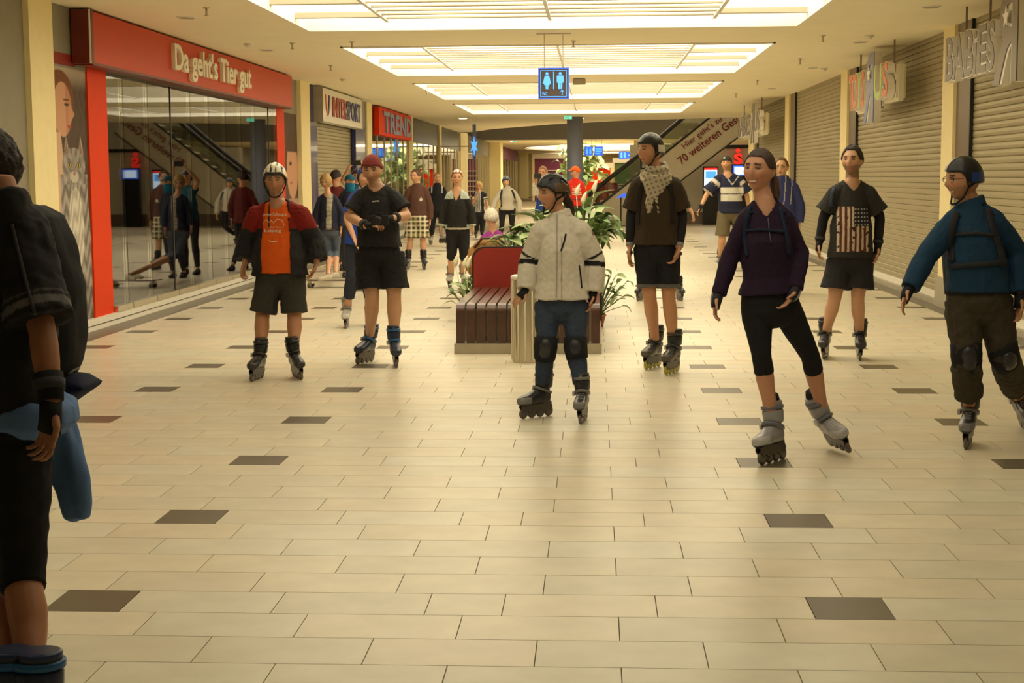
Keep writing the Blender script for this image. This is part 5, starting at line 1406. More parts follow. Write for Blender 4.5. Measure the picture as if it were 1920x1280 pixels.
# 5 blond woman on a longboard
def c_l(u, v, f, a, co): return mix((.025,.027,.05), ((f > .02) & (np.abs(u-.01) < .045) & (a < 0), (.42,.38,.28)), ((f > .02) & (np.abs(u-.01) < .045) & (a < 0) & (np.sin(co[:,2]*90) > .6), (.28,.25,.19)))
P = person('blond woman in a dark jacket and cropped jeans standing on a longboard', 24.5,
  (611,340), ((597,370),(633,371)), ((592,400),(641,400)), ((592,426),(639,430,-.05)), ((606,436),(630,436)), ((617,476,-.03),(630,476)),
  ((612,526,60,.12),(626,522,60,.12)), face=25, pitch=-18, h=1.68, fem=1, fat=.95, top=dict(name='jacket', hem=430, sleeve=1.8, col=c_l, o=.02, loose=.015, neckcut=(.06,.06,1.5)),
  legs=dict(name='jeans', waist=430, len=1.25, o=.008, col=(.10,.12,.16), m='denim'), shoes=(.62,.56,.45))
hair(P['hf'], P['root'], (.50,.32,.11), 'bob', 1.10)
gp = atz(619, 524, .12); gp.z = 0
t = thing('longboard', 'longboard under the blond woman in cropped jeans', 'longboard', gp, None, 0)
bm = BM(); loft(bm, [(V(x,0,.105 + .02*abs(x/.42)**3), V(0,1,0), V(0,0,1), r_, .007, .6) for x, r_ in ((-.44,.03),(-.40,.08),(-.25,.11),(.25,.11),(.40,.08),(.44,.03))], 16); obj('deck', bm, 'wood', t)
for sx in (-.3, .3):
    obj('truck', bx(sx-.03, sx+.03, -.08, .08, .055, .10), 'steel', t)
    for sy in (-.1, .1): obj('wheel', cyl(BM(), (sx, sy-.02, .036), .036, .04, 16, 'y'), 'rubber', t, True)
# 6-9 onlookers and photographers in front of the sports shop shutter
P = person('dark-haired man in a dark red jacket behind the blond woman on the longboard', 27.5,
  (630,333), ((612,357),(650,357)), ((607,385),(655,385)), ((608,410),(653,410)), ((618,416),(642,416)), ((618,456),(640,456)), ((616,507,0),(641,507,0)), face=-120, h=1.78,
  top=dict(name='jacket', hem=418, sleeve=1.9, col=(.13,.025,.025), o=.02), legs=dict(name='trousers', waist=415, len=1.9, col=(.03,.03,.035)), shoes=(.05,.05,.05))
hair(P['hf'], P['root'], (.03,.02,.015), 'short', 1.13)
P = person('person in a dark helmet holding a phone up high with both hands', 26,
  (669,331), ((654,353),(684,353)), ((642,338,-.15),(693,336,-.1)), ((655,313,-.3),(680,310,-.3)), ((660,410),(680,410)), ((660,455),(680,455)), ((660,514,0),(682,514,0)), face=0, h=1.78,
  hd=((.04,-.07),(-.04,-.07)), top=dict(name='shirt', hem=412, sleeve=.35, col=(.02,.10,.16), o=.015), legs=dict(name='trousers', waist=408, len=1.9, col=(.03,.03,.04)), shoes=(.04,.04,.04))
helmet(P['hf'], P['root'], 'skate', (.03,.03,.05), (.5,.5,.5))
c = at(667.5, 305, 25.65); tag(obj('phone', bx(-.085, .085, -.006, .006, -.042, .042, .006), 'darkm', None, False, c), 'black phone held up high in landscape by the person in the dark helmet', 'phone')
P = person('small person in a teal cap and blue face scarf below the raised phone', 25,
  (656,340), ((640,362),(670,362)), ((636,385),(672,385)), ((640,408),(670,408)), ((647,420),(664,420)), ((647,460),(665,460)), ((646,520,0),(666,520,0)), face=-25, h=1.62,
  skin=(.66,.38,.24), top=dict(name='jacket', hem=420, sleeve=1.9, col=(.03,.03,.05), o=.02), legs=dict(name='trousers', waist=416, len=1.9, col=(.05,.05,.06)), shoes=(.05,.05,.05))
beanie(P['hf'], P['root'], (.01,.09,.14), 'cap', 1)
bm = BM(); hf = P['hf']; ring = lambda z, rx, ry, y0: (V(*to_world(hf, np.array([[0,y0,z]]))[0]), V(*hf[1][:,0]).normalized(), V(*hf[1][:,1]).normalized(), rx, ry)
loft(bm, [ring(-.17,.10,.10,-.01), ring(-.11,.075,.09,.0), ring(-.03,.076,.098,.006), ring(-.02,.07,.09,.0)], 18); P['adopt'](link_mesh('face_scarf', finish(bm, 'face_scarf', 'cloth', (.01,.16,.30)), None))
# 10 brown sweater man
def c_br(u, v, f, a, co): return mix((.10,.045,.032), ((f > 0) & ((u-.075)**2 + ((v-.66)*.5)**2 < .0009), (.55,.50,.42)))
def c_pl(r, co):
    a = np.sin(r[:,0]*75) ; b = np.sin(r[:,2]*75); c = np.tile((.42,.36,.17), (len(r), 1)).astype(float)
    c[(a > .2)] *= .55; c[(b > .2)] *= .6; c[(a > .2) & (b > .2)] = (.05,.04,.03); c[(a < -.9) | (b < -.9)] = (.75,.7,.55); return c
P = person('man in a brown sweater and yellow plaid shorts with black knee pads', 27.5,
  (780,331), ((763,354),(802,354)), ((759,380),(806,384)), ((757,405),(806,413)), ((773,412),(793,412)), ((769,454,-.03),(793,454,-.03)),
  ((765,505,10),(795,505,-8)), face=35, h=1.82, top=dict(name='sweater', hem=404, sleeve=1.92, col=c_br, o=.02, loose=.01, collar=.3),
  legs=dict(name='shorts', waist=402, len=.80, o=.02, flare=.05, col=c_pl), pads=dict(), skates='black')
hair(P['hf'], P['root'], (.10,.055,.025), 'short', 1.06)
# 11 black jacket man
P = person('fair man in black clothes skating between the brown sweater and the black cardigan', 37,
  (820,334), ((806,352),(834,352)), ((803,374),(837,374)), ((804,394),(834,392)), ((812,396),(828,396)), ((810,428),(830,424)),
  ((808,459,10),(832,456,-50,.08)), face=-8, h=1.80, top=dict(name='jacket', hem=398, sleeve=1.9, collar=.5, col=lambda u,v,f,a,co: mix((.014,.015,.020), ((v > .86) & (np.abs(u) > .11) & (np.abs(u) < .14), (.5,.5,.5))), o=.022),
  legs=dict(name='trousers', waist=396, len=1.7, col=(.014,.015,.02), o=.016), skates='silver')
hair(P['hf'], P['root'], (.28,.14,.06), 'receding', 1.04)
# 12 black cardigan woman
def c_ca(u, v, f, a, co): return mix((.022,.020,.018), ((v > .93) & (np.abs(u) > .055), (.50,.56,.48)), ((v < .06) & (a < 0), (.50,.45,.34)), ((a > 1.88), (.50,.56,.48)))
P = person('woman in a black cardigan and black leggings with small red and white cap', 22.6,
  (857,334), ((838,363),(876,363)), ((832,394),(884,394)), ((827,424,-.05),(887,424,-.05)), ((848,432),(868,432)), ((847,478,-.03),(871,478,-.03)),
  ((844,539,8),(869,536,-8)), face=0, h=1.70, fem=1, fat=1.1, skin=(.66,.36,.20), top=dict(name='cardigan', hem=430, sleeve=1.98, col=c_ca, o=.016, loose=.012, neckcut=(.075,.17,1.2)),
  legs=dict(name='leggings', waist=426, len=1.12, o=.012, flare=.012, col=BLK), skates='silver', lips=(.5,.14,.09))
hair(P['hf'], P['root'], (.22,.05,.025), 'pulled', 1.05)
e_ = lambda ph: .75 + 0*ph
cap('cap', P['hf'], 'plastic', P['root'], e_, lambda ph, el: 1.12 + 0*ph, lambda ph, el, P_: mix((.80,.74,.66), (np.sin(P_[:,0]*130) > .3, (.40,.05,.03))))
# 13 striped blond woman
P = person('blond woman in a black and white striped top with a hand at her mouth', 40,
  (898,349), ((886,364),(912,363)), ((886,382,-.05),(914,384)), ((897,362,-.20),(910,398)), ((892,402),(907,402)), ((894,428),(904,430)),
  ((893,446,10),(904,448,0)), face=10, pitch=-8, h=1.64, fem=1, hd=((.01,-.08,-.05),(0,.08)), top=dict(name='top', hem=398, sleeve=.5, o=.015,
  col=lambda u,v,f,a,co: mix((.02,.02,.025), ((a < 0) & (np.abs(u+.02) < .08) & (np.sin(u*190) > 0), (.65,.62,.52)), ((a > .2), (.60,.56,.46)), ((a > .3) & (a < .42), (.02,.02,.02)))),
  legs=dict(name='trousers', waist=396, len=1.8, col=(.02,.02,.025)), skates='black')
hair(P['hf'], P['root'], (.58,.36,.13), 'bob', 1.10)
# 14 grey hoodie
P = person('smiling skater in a pale grey hoodie, blue-grey helmet and backpack', 37,
  (949,341), ((936,358),(966,358)), ((928,376,-.08),(974,378)), ((923,394,-.2),(973,400,-.1)), ((942,392),(960,392)), ((941,424,-.05),(960,424)),
  ((938,456,8),(962,456,-8)), face=0, h=1.68, fem=.6, smile=1, skin=(.72,.40,.22), top=dict(name='hoodie', hem=394, sleeve=1.9, o=.026, loose=.02, collar=.5, col=(.50,.45,.36)),
  legs=dict(name='trousers', waist=390, len=1.7, col=(.015,.015,.018)), guards=dict(), skates='black')
helmet(P['hf'], P['root'], 'bike', (.18,.20,.30), (.02,.02,.03))
backpack(P, (.03,.03,.03), cover=[([(941,356),(939,370),(940,388)], .05), ([(960,356),(964,366),(967,378)], .05)])
# 15 seated old lady
P = person('white-haired old lady in a purple jacket sitting on the rear bench with her back turned', 19.0,
  (921,408), ((905,444),(946,444)), ((899,470,.1),(955,470,.05)), ((905,482,.35),(948,484,.30)), ((915,492,.0),(938,492,.0)), ((913,495,.45),(937,495,.45)),
  None, face=150, pitch=-5, tilt=0, torso=170, h=1.60, fem=1, top=dict(name='jacket', hem=492, sleeve=1.9, o=.03, loose=.02, col=(.32,.045,.26)),
  legs=dict(name='trousers', waist=488, len=1.6, col=(.18,.12,.07)), hands=(True, True))
hair(P['hf'], P['root'], (.78,.72,.58), 'all', 1.13)
c = at(905, 455, 18.6)
t = thing('shoulder_bag', 'mustard brown cloth bag on the rear bench beside the old lady', 'bag', (c.x+.12, 18.45, .475))
bm = BM(); loft(bm, [(V(0,0,z), V(1,0,0), V(0,1,0), rx, ry, .7) for z, rx, ry in ((0,.26,.12),(.08,.32,.15),(.25,.30,.14),(.40,.22,.10),(.47,.10,.05))], 18); o = fuse('bag_body', bm, .015, 'cloth', t, 2); paint(o.data, np.tile((.34,.17,.05), (len(o.data.vertices), 1)))
co = get_co(o.data); set_co(o.data, co + get_no(o.data)*(noise3(co, 3, 22)*.02)[:,None])
bm = BM(); tube(bm, [(-.2,-.1,.35),(-.1,-.16,.46),(.1,-.16,.46),(.22,-.1,.33)], .015, 8); obj('strap', bm, 'woodedge', t, True)
# 16 white jacket woman
def c_wj(u, v, f, a, co):
    c = mix((.66,.60,.50)); 
    c[(f > 0) & (np.abs(u-.0) < .004) & (v < .95)] = (.35,.31,.25)
    for lo, hi in ((.78,.86),(1.02,1.18)): c[(a > lo) & (a < hi)] = (.015,.015,.016)
    return c
P = person('woman in a white outdoor jacket, blue jeans and black helmet, foremost in the middle', 10.4,
  (1036,364), ((1004,425),(1100,425)), ((992,488,.04),(1117,490,.02)), ((986,545,-.02),(1113,550,-.02)), ((1028,574),(1079,574)), ((1023,650,-.06),(1079,650,-.06)),
  ((1006,782,52,0,-4),(1094,790,10,0,4)), face=60, pitch=-2, torso=12, h=1.66, fem=1, skin=(.55,.27,.15), hd=((-.06,.06,-.02,(0,.2,-1)),(-.02,.08,.0)), curl=(15,32), gaze=(.3,0),
  top=dict(name='jacket', hem=560, sleeve=1.94, so=.010, col=c_wj, o=.026, loose=.024, wr=.010, collar=.42, flare=.006, straight=True),
  legs=dict(name='jeans', waist=540, len=1.80, o=.012, col=(.045,.062,.10), m='denim', wr=.006, flare=.006), pads=dict(o=.020), guards=dict(len=.10), skates='blackgrey')
helmet(P['hf'], P['root'], 'bike', (.02,.02,.024), (.008,.008,.01), (.10,.06,.03))
hf = P['hf']; bm = BM()
tube(bm, [V(*q) for q in to_world(hf, np.array([[0,-.095,-.02],[.0,-.125,-.07],[.01,-.150,-.12],[.02,-.17,-.17]]))], [.03,.034,.026,.008], 10); P['adopt'](link_mesh('ponytail', finish(bm, 'ponytail', 'hair', (.035,.018,.012)), None))
hair(P['hf'], P['root'], (.035,.018,.012), 'pulled', 1.05)
ribbon(P, P['top'], [(1061,438),(1058,452),(1052,470)], .012, 'pad', BLK, 'chest_zip', .004)
ribbon(P, P['top'], [(1086,497),(1089,518),(1091,540)], .010, 'pad', BLK, 'pocket_zip', .004)
ribbon(P, P['top'], [(1044,400),(1044,430),(1044,500),(1043,558)], .008, 'pad', (.42,.38,.31), 'front_zip', .003)
ribbon(P, P['top'], [(1110,433),(1113,441)], .02, 'paint', (.25,.08,.06), 'sleeve_badge', .001)
# 17 and 18 behind the plants
P = person('person with fair hair and white sleeves raising a camera behind the helmeted woman', 30,
  (1018,324), ((1008,346),(1034,346)), ((1003,362,-.1),(1040,362)), ((1006,334,-.3),(1038,386)), ((1012,398),(1030,398)), ((1012,440),(1030,440)), ((1012,487,0),(1032,487,0)), face=15, h=1.76,
  hd=((.03,-.07),(0,.08)), top=dict(name='shirt', hem=398, sleeve=1.6, o=.02, col=lambda u,v,f,a,co: mix((.02,.06,.30), (a > .0, (.68,.62,.50)))),
  legs=dict(name='trousers', waist=395, len=1.9, col=(.03,.03,.04)), shoes=(.05,.05,.05))
hair(P['hf'], P['root'], (.38,.20,.08), 'short', 1.08)
c = at(1008, 330, 29.6); tag(obj('camera', bx(-.07, .07, -.04, .04, -.05, .05, .01), 'darkm', None, False, c), 'small black camera raised by the fair-haired person behind the helmeted woman', 'camera')
P = person('person in a red printed jacket and orange-red cap beside the blue-grey column', 32,
  (1079,323), ((1064,343),(1094,343)), ((1062,366),(1096,366)), ((1063,386),(1096,386)), ((1070,390),(1090,390)), ((1070,430),(1090,430)), ((1070,477,0),(1092,477,0)), face=60, h=1.74,
  top=dict(name='jacket', hem=386, sleeve=1.9, o=.022, loose=.02, collar=.4, col=lambda u,v,f,a,co: mix((.60,.025,.012), ((a < 0) & (np.abs(u-.02) < .10) & (v > .5) & (v < .92) & (np.sin(v*70) > .3), (.75,.62,.48)), ((a < 0) & (np.abs(u) < .09) & (v > .28) & (v < .33), (.05,.04,.04)))),
  legs=dict(name='trousers', waist=384, len=1.9, col=(.03,.03,.035)), shoes=(.05,.05,.05))
beanie(P['hf'], P['root'], (.80,.10,.01), 'cap', 1)
# 21 skater hidden behind the brown T-shirt man
P = person('skater mostly hidden behind the man with the scarf, striped sleeve showing', 20,
  (1238,330), ((1212,356),(1264,356)), ((1206,390),(1284,382)), ((1200,420),(1297,396,-.05)), ((1225,440),(1255,440)), ((1214,500),(1262,500)), ((1200,563,15),(1274,563,-15)), face=0, h=1.66,
  hd=((0,.08),(.02,.06)), top=dict(name='shirt', hem=440, sleeve=1.7, o=.02, flare=0, col=lambda u,v,f,a,co: mix((.30,.27,.21), ((a > .9) & (np.sin(a*26) > .4), (.04,.04,.05)))),
  legs=dict(name='trousers', waist=436, len=1.6, col=(.02,.02,.022)), skates='black')
hair(P['hf'], P['root'], (.05,.03,.02), 'short', 1.06)
# 19 brown T-shirt man with scarf
P = person('tall man in a brown T-shirt with a pale checked scarf and black sleeves', 12.85,
  (1219,283), ((1188,342),(1272,342)), ((1184,405,.03),(1279,405,.03)), ((1181,464,-.02),(1273,466,-.11)), ((1212,470),(1252,470)), ((1218,556,-.04),(1254,558,-.04)),
  ((1224,690,25,0,-1),(1260,700,22,0,0)), face=48, pitch=2, torso=8, h=1.88, skin=(.55,.27,.14), hd=((-.005,.08,.0),(-.03,.08,-.02)), curl=(30,40), beard=(.2,.1,.06,.2),
  top=dict(name='shirt', hem=458, sleeve=.78, flare=.016, so=.012, col=(.045,.030,.018), o=.026, loose=.02, wr=.008, straight=True, collar=.2),
  legs=dict(name='shorts', waist=456, len=.80, o=.016, flare=.022, col=lambda r, co: mix((.018,.018,.022), (co[:,2] < at(1232,531,12.85).z, (.14,.13,.12))), m='denim'), skates='gold')
helmet(P['hf'], P['root'], 'skate', (.018,.018,.018), (.25,.24,.22), (.62,.58,.48))
for i, (lo, hi) in enumerate(((.60, 1.93), (.60, 1.93))):        # black arm sleeves
    a, b_, c_ = P['S'][i], P['E'][i], P['W'][i]
    bm = BM(); tube(bm, [a.lerp(b_, .6), a.lerp(b_, .95), b_.lerp(c_, .1), b_.lerp(c_, .5), b_.lerp(c_, .86)], [.056,.049,.047,.045,.036], 16, ends=False); P['adopt'](link_mesh('arm_sleeve', finish(bm, 'arm_sleeve', 'cloth', BLK), None))
    bm = BM(); tube(bm, [b_.lerp(c_, .84), b_.lerp(c_, .95)], [.037,.034], 16, ends=False); P['adopt'](link_mesh('sleeve_cuff', finish(bm, 'sleeve_cuff', 'cloth', (.28,.27,.25)), None))
    d = V(-.02, 0, -1); bm = BM(); loft(bm, [(c_ + d*.03, V(0,1,0), V(1,0,0), .036, .030), (c_ + d*.055, V(0,1,0), V(1,0,0), .043, .026)], 14); P['adopt'](link_mesh('wristband', finish(bm, 'wristband', 'pad', (.05,.05,.05)), None))
bm = BM(); nbp = P['nb']; up = P['up']; f_ = P['f']; w_ = P['w']        # scarf
for k, (dz, r0, th, tl) in enumerate(((-.035,.112,.034,.35),(0,.100,.034,.1),(.035,.090,.032,-.25),(.065,.082,.026,.15),(-.05,.12,.03,.0))):
    pts = [nbp + up*(dz - tl*.08*math.cos(a) - .03*max(0, math.cos(a))) + f_*(r0*1.0*math.cos(a)) + w_*(r0*math.sin(a)) for a in [2*PI*i/18 for i in range(19)]]
    tube(bm, pts, th, 10, ends=False)
loft(bm, [(nbp + f_*.115 + up*z_ + w_*x_, w_, f_, a_, b_) for z_, x_, a_, b_ in ((-.02,0,.11,.035),(-.09,-.01,.10,.045),(-.16,-.02,.075,.040),(-.21,-.03,.045,.03),(-.24,-.03,.02,.02))], 16)
for dx, L in ((-.06,.22),(-.045,.26),(.0,.20),(.01,.34),(-.085,.18)):
    tube(bm, [nbp + f_*.125 + up*-.16 + w_*(dx*.5-.01), nbp + f_*.14 + up*(-.16-L*.5) + w_*dx, nbp + f_*.14 + up*(-.16-L) + w_*(dx+.01)], [.022,.014,.006], 8)
o = P['adopt'](fuse('scarf', bm, .0055, 'cloth', None, 1)); co = get_co(o.data); rel = co - np.array(nbp)
set_co(o.data, co + get_no(o.data)*(noise3(rel*np.array([1,1,2.2]), 8, 55)*.005)[:,None])
ck = (np.sin(rel[:,0]*150 + rel[:,2]*60) > .1) & (np.sin(rel[:,2]*150 - rel[:,0]*50) > .1); paint(o.data, mix((.50,.43,.31), (ck, (.22,.19,.14))))
backpack(P, (.03,.028,.025), size=(.13,.07,.2))
ribbon(P, P['top'], [(1203,345),(1199,370),(1197,400),(1196,420)], .045, 'pad', (.025,.022,.02), 'backpack_strap', .008)
ribbon(P, P['top'], [(1255,345),(1260,370),(1262,400),(1262,420)], .045, 'pad', (.025,.022,.02), 'backpack_strap', .008)
# 20 striped jersey man
def c_je(u, v, f, a, co):
    c = mix((.022,.024,.055)); body = (a < .12); wht = (.62,.57,.46)
    c[body & (v > .38) & (v < .80) & (np.abs(u) < .19)] = wht; c[body & (v > .585) & (v < .62)] = (.03,.02,.03)
    c[a > .12] = wht; 
    for lo, hi in ((.34,.40),(.47,.53),(.60,.66)): c[(a > lo) & (a < hi)] = (.10,.03,.03)
    c[body & (f > 0) & (np.abs(np.abs(u)*1.2 - (v-.88)*.5) < .010) & (v > .88)] = wht
    return c
P = person('stout man in a navy and white striped sports jersey and dark backwards cap', 26.8,
  (1362,306), ((1342,334),(1389,334)), ((1326,362,-.05),(1400,364)), ((1313,390,-.12),(1404,392)), ((1358,400),(1384,400)), ((1354,448,-.02),(1388,448)),
  ((1350,504,5),(1392,504,-5)), face=5, h=1.84, fat=1.25, skin=(.68,.37,.2), beard=(.2,.1,.05,.4), smile=.5, hd=((-.04,.06),(0,.08)), curl=(70,40),
  top=dict(name='jersey', hem=400, sleeve=.92, flare=.045, so=.015, col=c_je, o=.032, loose=.02, neckcut=(.07,.07,1.2)),
  legs=dict(name='shorts', waist=396, len=.88, flare=.05, o=.02, col=(.16,.13,.07)), guards=dict(only=0, len=.06), skates='blackgrey')
beanie(P['hf'], P['root'], (.05,.05,.035), 'cap', -1, (.55,.52,.42))
# 23 blue hoodie with glasses
P = person('man with glasses in a blue hooded jacket behind the purple-clad woman', 21.5,
  (1466,314), ((1442,342),(1494,346)), ((1438,382),(1501,386)), ((1440,416),(1498,420)), ((1455,424),(1484,424)), ((1454,484),(1482,484)), ((1452,548,0),(1484,548,0)), face=12, h=1.84, skin=(.72,.42,.24),
  top=dict(name='hoodie', hem=424, sleeve=1.9, collar=.4, o=.026, loose=.015, col=lambda u,v,f,a,co: mix((.045,.055,.17), ((f > 0) & (np.abs(np.abs(u)-.045) < .005) & (v > .55), (.6,.57,.5)))),
  legs=dict(name='trousers', waist=420, len=1.9, col=(.03,.03,.04)), shoes=(.05,.05,.05), brow=(.2,.1,.05))
hair(P['hf'], P['root'], (.20,.09,.035), 'receding', 1.05)
glasses(P)
# 24 flag shirt man
def c_fl(u, v, f, a, co):
    c = mix((.030,.028,.026)); fr = (f > 0) & (a < .12)
    nz = noise3(co, 4, 60)
    inn = fr & (u > -.135) & (u < .125) & (v > .10) & (v < .82)
    k = ((u+.135)/.26*13).astype(int)
    c[inn & (k % 2 == 0) & (nz > -.55)] = (.60,.52,.38); c[inn & (k % 2 == 1)] = (.13,.03,.022)
    can = inn & (u > .0) & (v > .50); c[can] = (.024,.024,.032)
    gx, gy = np.mod(u*1.0, .026)-.013, np.mod(v, .062)-.031
    c[can & (gx**2 + (gy*.55)**2 < .00004)] = (.55,.52,.48)
    return c
P = person('bearded man in a dark T-shirt printed with a vertical star and stripe flag', 13.7,
  (1598,302), ((1556,356),(1638,356)), ((1544,408,.03),(1650,408,.03)), ((1536,456,-.02),(1646,462,-.02)), ((1574,492),(1614,492)), ((1565,560,-.04),(1608,560,-.04)),
  ((1548,671,6,0,3),(1610,673,-4,0,-3)), face=14, pitch=3, h=1.86, fat=1.1, skin=(.62,.34,.20), hd=((-.01,.08,0),(-.01,.08,0)), curl=(50,40), beard=(.10,.06,.035,.6), brow=(.05,.03,.02),
  top=dict(name='shirt', hem=482, sleeve=.74, flare=.035, so=.006, col=c_fl, o=.022, loose=.018, wr=.007, vox=.0058, straight=True, neckcut=(.068,.075,1.2)),
  legs=dict(name='shorts', waist=468, len=.72, flare=.055, o=.022, col=(.022,.022,.024)), pads=dict(), guards=dict(len=.06), skates='black')
hair(P['hf'], P['root'], (.03,.02,.015), 'short', 1.08)
for i in range(2):
    a, b_, c_ = P['S'][i], P['E'][i], P['W'][i]
    bm = BM(); tube(bm, [a.lerp(b_, .55), a.lerp(b_, .95), b_.lerp(c_, .1), b_.lerp(c_, .5), b_.lerp(c_, .97)], [.056,.047,.045,.043,.034], 16, ends=False); P['adopt'](link_mesh('arm_sleeve', finish(bm, 'arm_sleeve', 'cloth', BLK), None))
backpack(P, (.03,.04,.06), size=(.12,.06,.2)); ribbon(P, P['top'], [(1566,345),(1560,365),(1558,388)], .03, 'pad', (.05,.07,.11), 'backpack_strap', .008)
# 22 purple top woman
P = person('smiling woman in a dark purple top and black capri leggings, gliding on one leg', 8.85,
  (1424,320), ((1388,400),(1484,400)), ((1370,478,.02),(1500,474,.02)), ((1346,556,-.06),(1491,545,-.10)), ((1418,578),(1470,572)), ((1428,668,-.05),(1520,668,.14)),
  ((1450,866,30,0,8),(1576,842,-22,.02,26)), face=25, pitch=2, tilt=-3, torso=10, h=1.78, fem=1, fat=.92, skin=(.55,.27,.16), smile=1, gaze=(-.2,0),
  hd=((-.02,.08,-.02),(-.05,.07,-.03)), curl=(35,22), lips=(.45,.13,.10),
  top=dict(name='top', hem=550, sleeve=1.95, col=(.020,.008,.026), o=.016, loose=.012, wr=.007, flare=.004, collar=.12, neckcut=(.060,.085,1.2)),
  legs=dict(name='leggings', waist=540, len=1.22, o=.006, col=(.012,.012,.014), wr=.002), guards=dict(len=.13, c=(.035,.035,.038), c2=(.22,.22,.22), shell=(.28,.27,.27)), skates='grey')
hair(P['hf'], P['root'], (.045,.022,.015), 'pulled', 1.06)
hf = P['hf']; bm = BM(); tube(bm, [V(*q) for q in to_world(hf, np.array([[.0,-.10,-.0],[-.03,-.13,-.04],[-.05,-.12,-.12],[-.06,-.10,-.19]]))], [.026,.030,.026,.010], 10)
P['adopt'](link_mesh('ponytail', finish(bm, 'ponytail', 'hair', (.09,.04,.02)), None))
backpack(P, (.02,.03,.055), size=(.13,.07,.2), strapc=(.018,.025,.05), cover=[([(1405,388),(1398,420),(1396,450),(1400,480)], .030), ([(1462,388),(1470,420),(1476,450),(1480,478)], .030), ([(1399,432),(1430,430),(1470,434)], .016)])
ribbon(P, P['top'], [(1440,408),(1443,440),(1446,455)], .006, 'pad', (.10,.10,.13), 'front_zip', .003)
for i in range(2):
    a = P['CU'][i]; k = P['K'][i]; d = (k-a).normalized(); bm = BM(); tube(bm, [a, a + d*.035], [.047,.046], 16, ends=False); P['adopt'](link_mesh('sock', finish(bm, 'sock', 'cloth', BLK), None))
# 25 blue jacket man
P = person('man in a blue fleece jacket, black helmet and backpack at the right edge', 9.25,
  (1806,338), ((1772,408),(1878,404)), ((1736,480,-.04),(1908,474,.05)), ((1704,545,-.15),(1912,556,-.05)), ((1808,572),(1862,572)), ((1812,665,-.05),(1882,664,0)),
  ((1815,836,6,0,0),(1926,806,-12,0,14)), face=58, pitch=-2, torso=6, h=1.78, fat=1.08, skin=(.50,.25,.13), smile=.8, hd=((-.04,.07,-.04),(-.0,.09,0)), curl=(22,35), beard=(.15,.08,.05,.25),
  top=dict(name='jacket', hem=550, sleeve=1.92, col=lambda u,v,f,a,co: mix((.010,.040,.085), ((v < .04), (.012,.012,.016))), o=.026, loose=.014, wr=.009, collar=.45, flare=.004, straight=True),
  legs=dict(name='trousers', waist=540, len=1.72, o=.028, flare=.014, col=(.052,.042,.026), wr=.012), pads=dict(o=.026), guards=dict(len=.12, shell=(.06,.06,.065)), skates='blackgrey')
helmet(P['hf'], P['root'], 'skate', (.015,.015,.017), (.01,.01,.01), (.02,.05,.20)); glasses(P)
backpack(P, (.02,.02,.024), size=(.15,.09,.26), cover=[([(1793,398),(1786,425),(1783,460),(1785,490)], .045), ([(1853,392),(1862,430),(1874,462),(1882,500)], .050), ([(1786,440),(1830,437),(1866,441)], .022), ([(1782,500),(1830,496),(1884,492)], .034)])
ribbon(P, P['top'], [(1850,395),(1858,430),(1868,460)], .006, 'paint', (.35,.35,.33), 'strap_piping', .003)
# 1 foreground person at the left edge, turned away
Y1 = 4.35
P = person('person cropped at left edge, blue jacket tied round the waist', Y1,
  (-34,318), ((-60,425,-.05),(50,408,-.05)), ((-70,610,.1),(80,622,-.16)), ((-60,760,.1),(97,765,-.24)), ((-25,840,.04),(30,838,-.04)), ((-20,1080,.05),(42,1080,-.05)),
  ((-10,1440,110),(42,1445,105)), face=125, torso=60, pitch=-5, h=1.76, fat=1.1, skin=(.42,.18,.09), hd=((0,.08),(-.012,.08,.0,(-.5,-.6,0))), curl=(35,40),
  top=dict(name='shirt', hem=800, sleeve=.90, flare=.02, so=.016, vox=.008, col=lambda u,v,f,a,co: mix((.020,.019,.020), ((a > .76) & (a < .84), (.13,.12,.115)), ((a > .70) & (a < .715), (.09,.085,.08))), o=.024, loose=.01, wr=.012),
  legs=dict(name='leggings', waist=790, len=1.10, o=.012, col=(.012,.012,.013), wr=.006), guards=dict(len=.10), skates='navy', voxel=.006)
hair(P['hf'], P['root'], (.03,.016,.010), 'bob', 1.08)
YB = 4.62
bm = BM()
loft(bm, [(at(px, py, YB), V(1,0,0), V(0,1,0), rx, .13, .75) for px, py, rx in ((40,385,.05),(52,405,.10),(70,470,.115),(84,540,.118),(94,620,.105),(94,680,.09),(92,715,.06),(90,735,.03))], 20)
b = P['adopt'](fuse('backpack', bm, .009, 'cloth', None, 3)); paint(b.data, np.tile((.018,.018,.019), (len(b.data.vertices), 1)))
co = get_co(b.data); set_co(b.data, co + get_no(b.data)*(noise3(co - co.mean(0), 3, 22)*.006)[:,None])
ribbon(P, b, [(128,702),(138,694),(148,690),(158,682)], .010, 'pad', (.22,.21,.19), 'pack_cord', .004, b, .008)
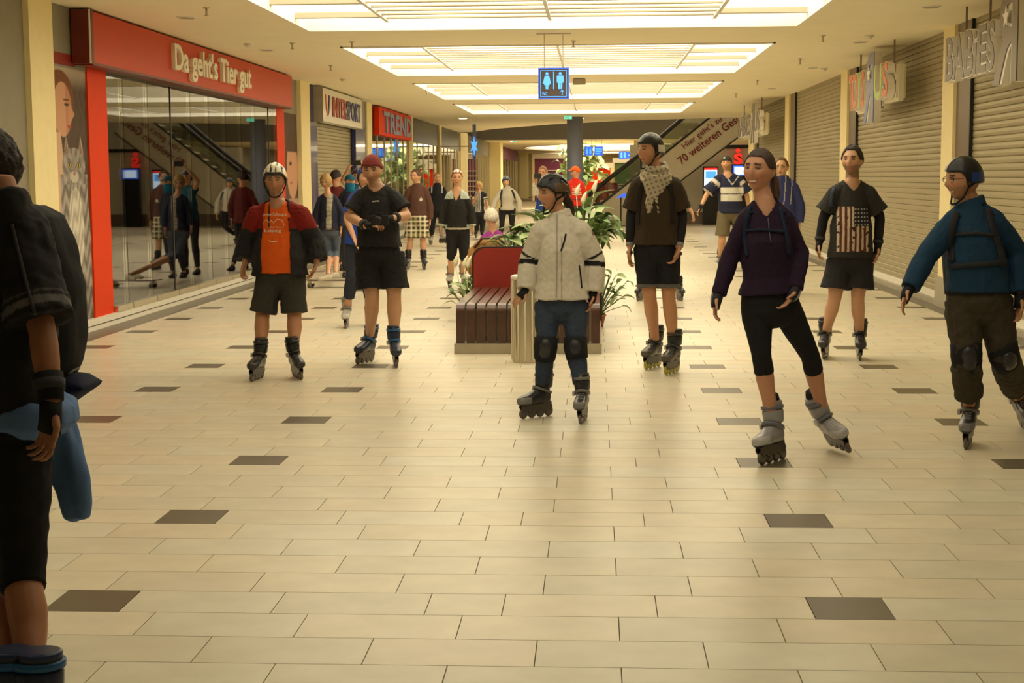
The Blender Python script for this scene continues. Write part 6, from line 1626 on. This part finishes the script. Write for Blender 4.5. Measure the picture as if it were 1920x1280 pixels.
ribbon(P, P['top'], [(22,420),(34,470),(52,540),(66,590)], .010, 'pad', (.07,.065,.065), 'reflective_piping', .004)
bm = BM()                                                       # blue jacket tied round the waist, hanging down
loft(bm, [(at(px, py, Yj), V(1,0,0), V(0,1,0), rx, ry, .8) for px, py, Yj, rx, ry in ((20,738,Y1,.15,.14),(22,760,Y1,.19,.17),(30,790,Y1,.18,.17),(40,815,Y1+.02,.13,.13))], 20)
loft(bm, [(at(px, py, Yj), V(1,0,0), V(0,1,0), rx, ry, .8) for px, py, Yj, rx, ry in ((80,760,4.5,.07,.06),(112,830,4.52,.068,.05),(132,890,4.52,.060,.045),(144,940,4.52,.050,.04),(147,970,4.52,.040,.03),(147,976,4.52,.02,.02))], 20)
o = P['adopt'](fuse('tied_jacket', bm, .009, 'cloth', None, 2)); co = get_co(o.data); rel = co - co.mean(0)
set_co(o.data, co + get_no(o.data)*(noise3(rel*np.array([1.5,1.5,.4]), 3, 30)*.009)[:,None]); paint(o.data, np.tile((.13,.23,.46), (len(co), 1)))
bm = BM(); loft(bm, [(at(px, py, YB), V(0,1,0), V(0,0,1), .10, rz) for px, py, rz in ((100,735,.06),(130,728,.055),(158,720,.035),(177,722,.008))], 14)
o = P['adopt'](fuse('dark_jacket_end', bm, .009, 'cloth', None, 2)); paint(o.data, np.tile((.014,.018,.045), (len(o.data.vertices), 1)))

for o in C.objects:
    if o.parent is None and 'label' in o and 'group' not in o:
        g_ = {'ceiling_light': 'square luminous ceiling lights', 'sprinkler': 'sprinkler heads on the ceiling', 'smoke_detector': 'smoke detectors on the ceiling', 'ceiling_speaker': 'round ceiling speakers',
              'roller_shutter': 'closed roller shutters', 'potted_plant': 'plants around the bench', 'slatted_bench': 'slatted benches in the middle', 'hanging_sign': 'toy shop signs on the right', 'hanging_info_sign': 'distant blue info signs',
              'exit_sign': 'green exit signs', 'downlight': 'recessed downlights', 'cove_light': 'oval cove lights', 'display_shelf': 'shelves in the pet shop', 'storefront': 'glazed storefronts along the mall'}.get(o.name.split('.')[0])
        if g_: o['group'] = g_
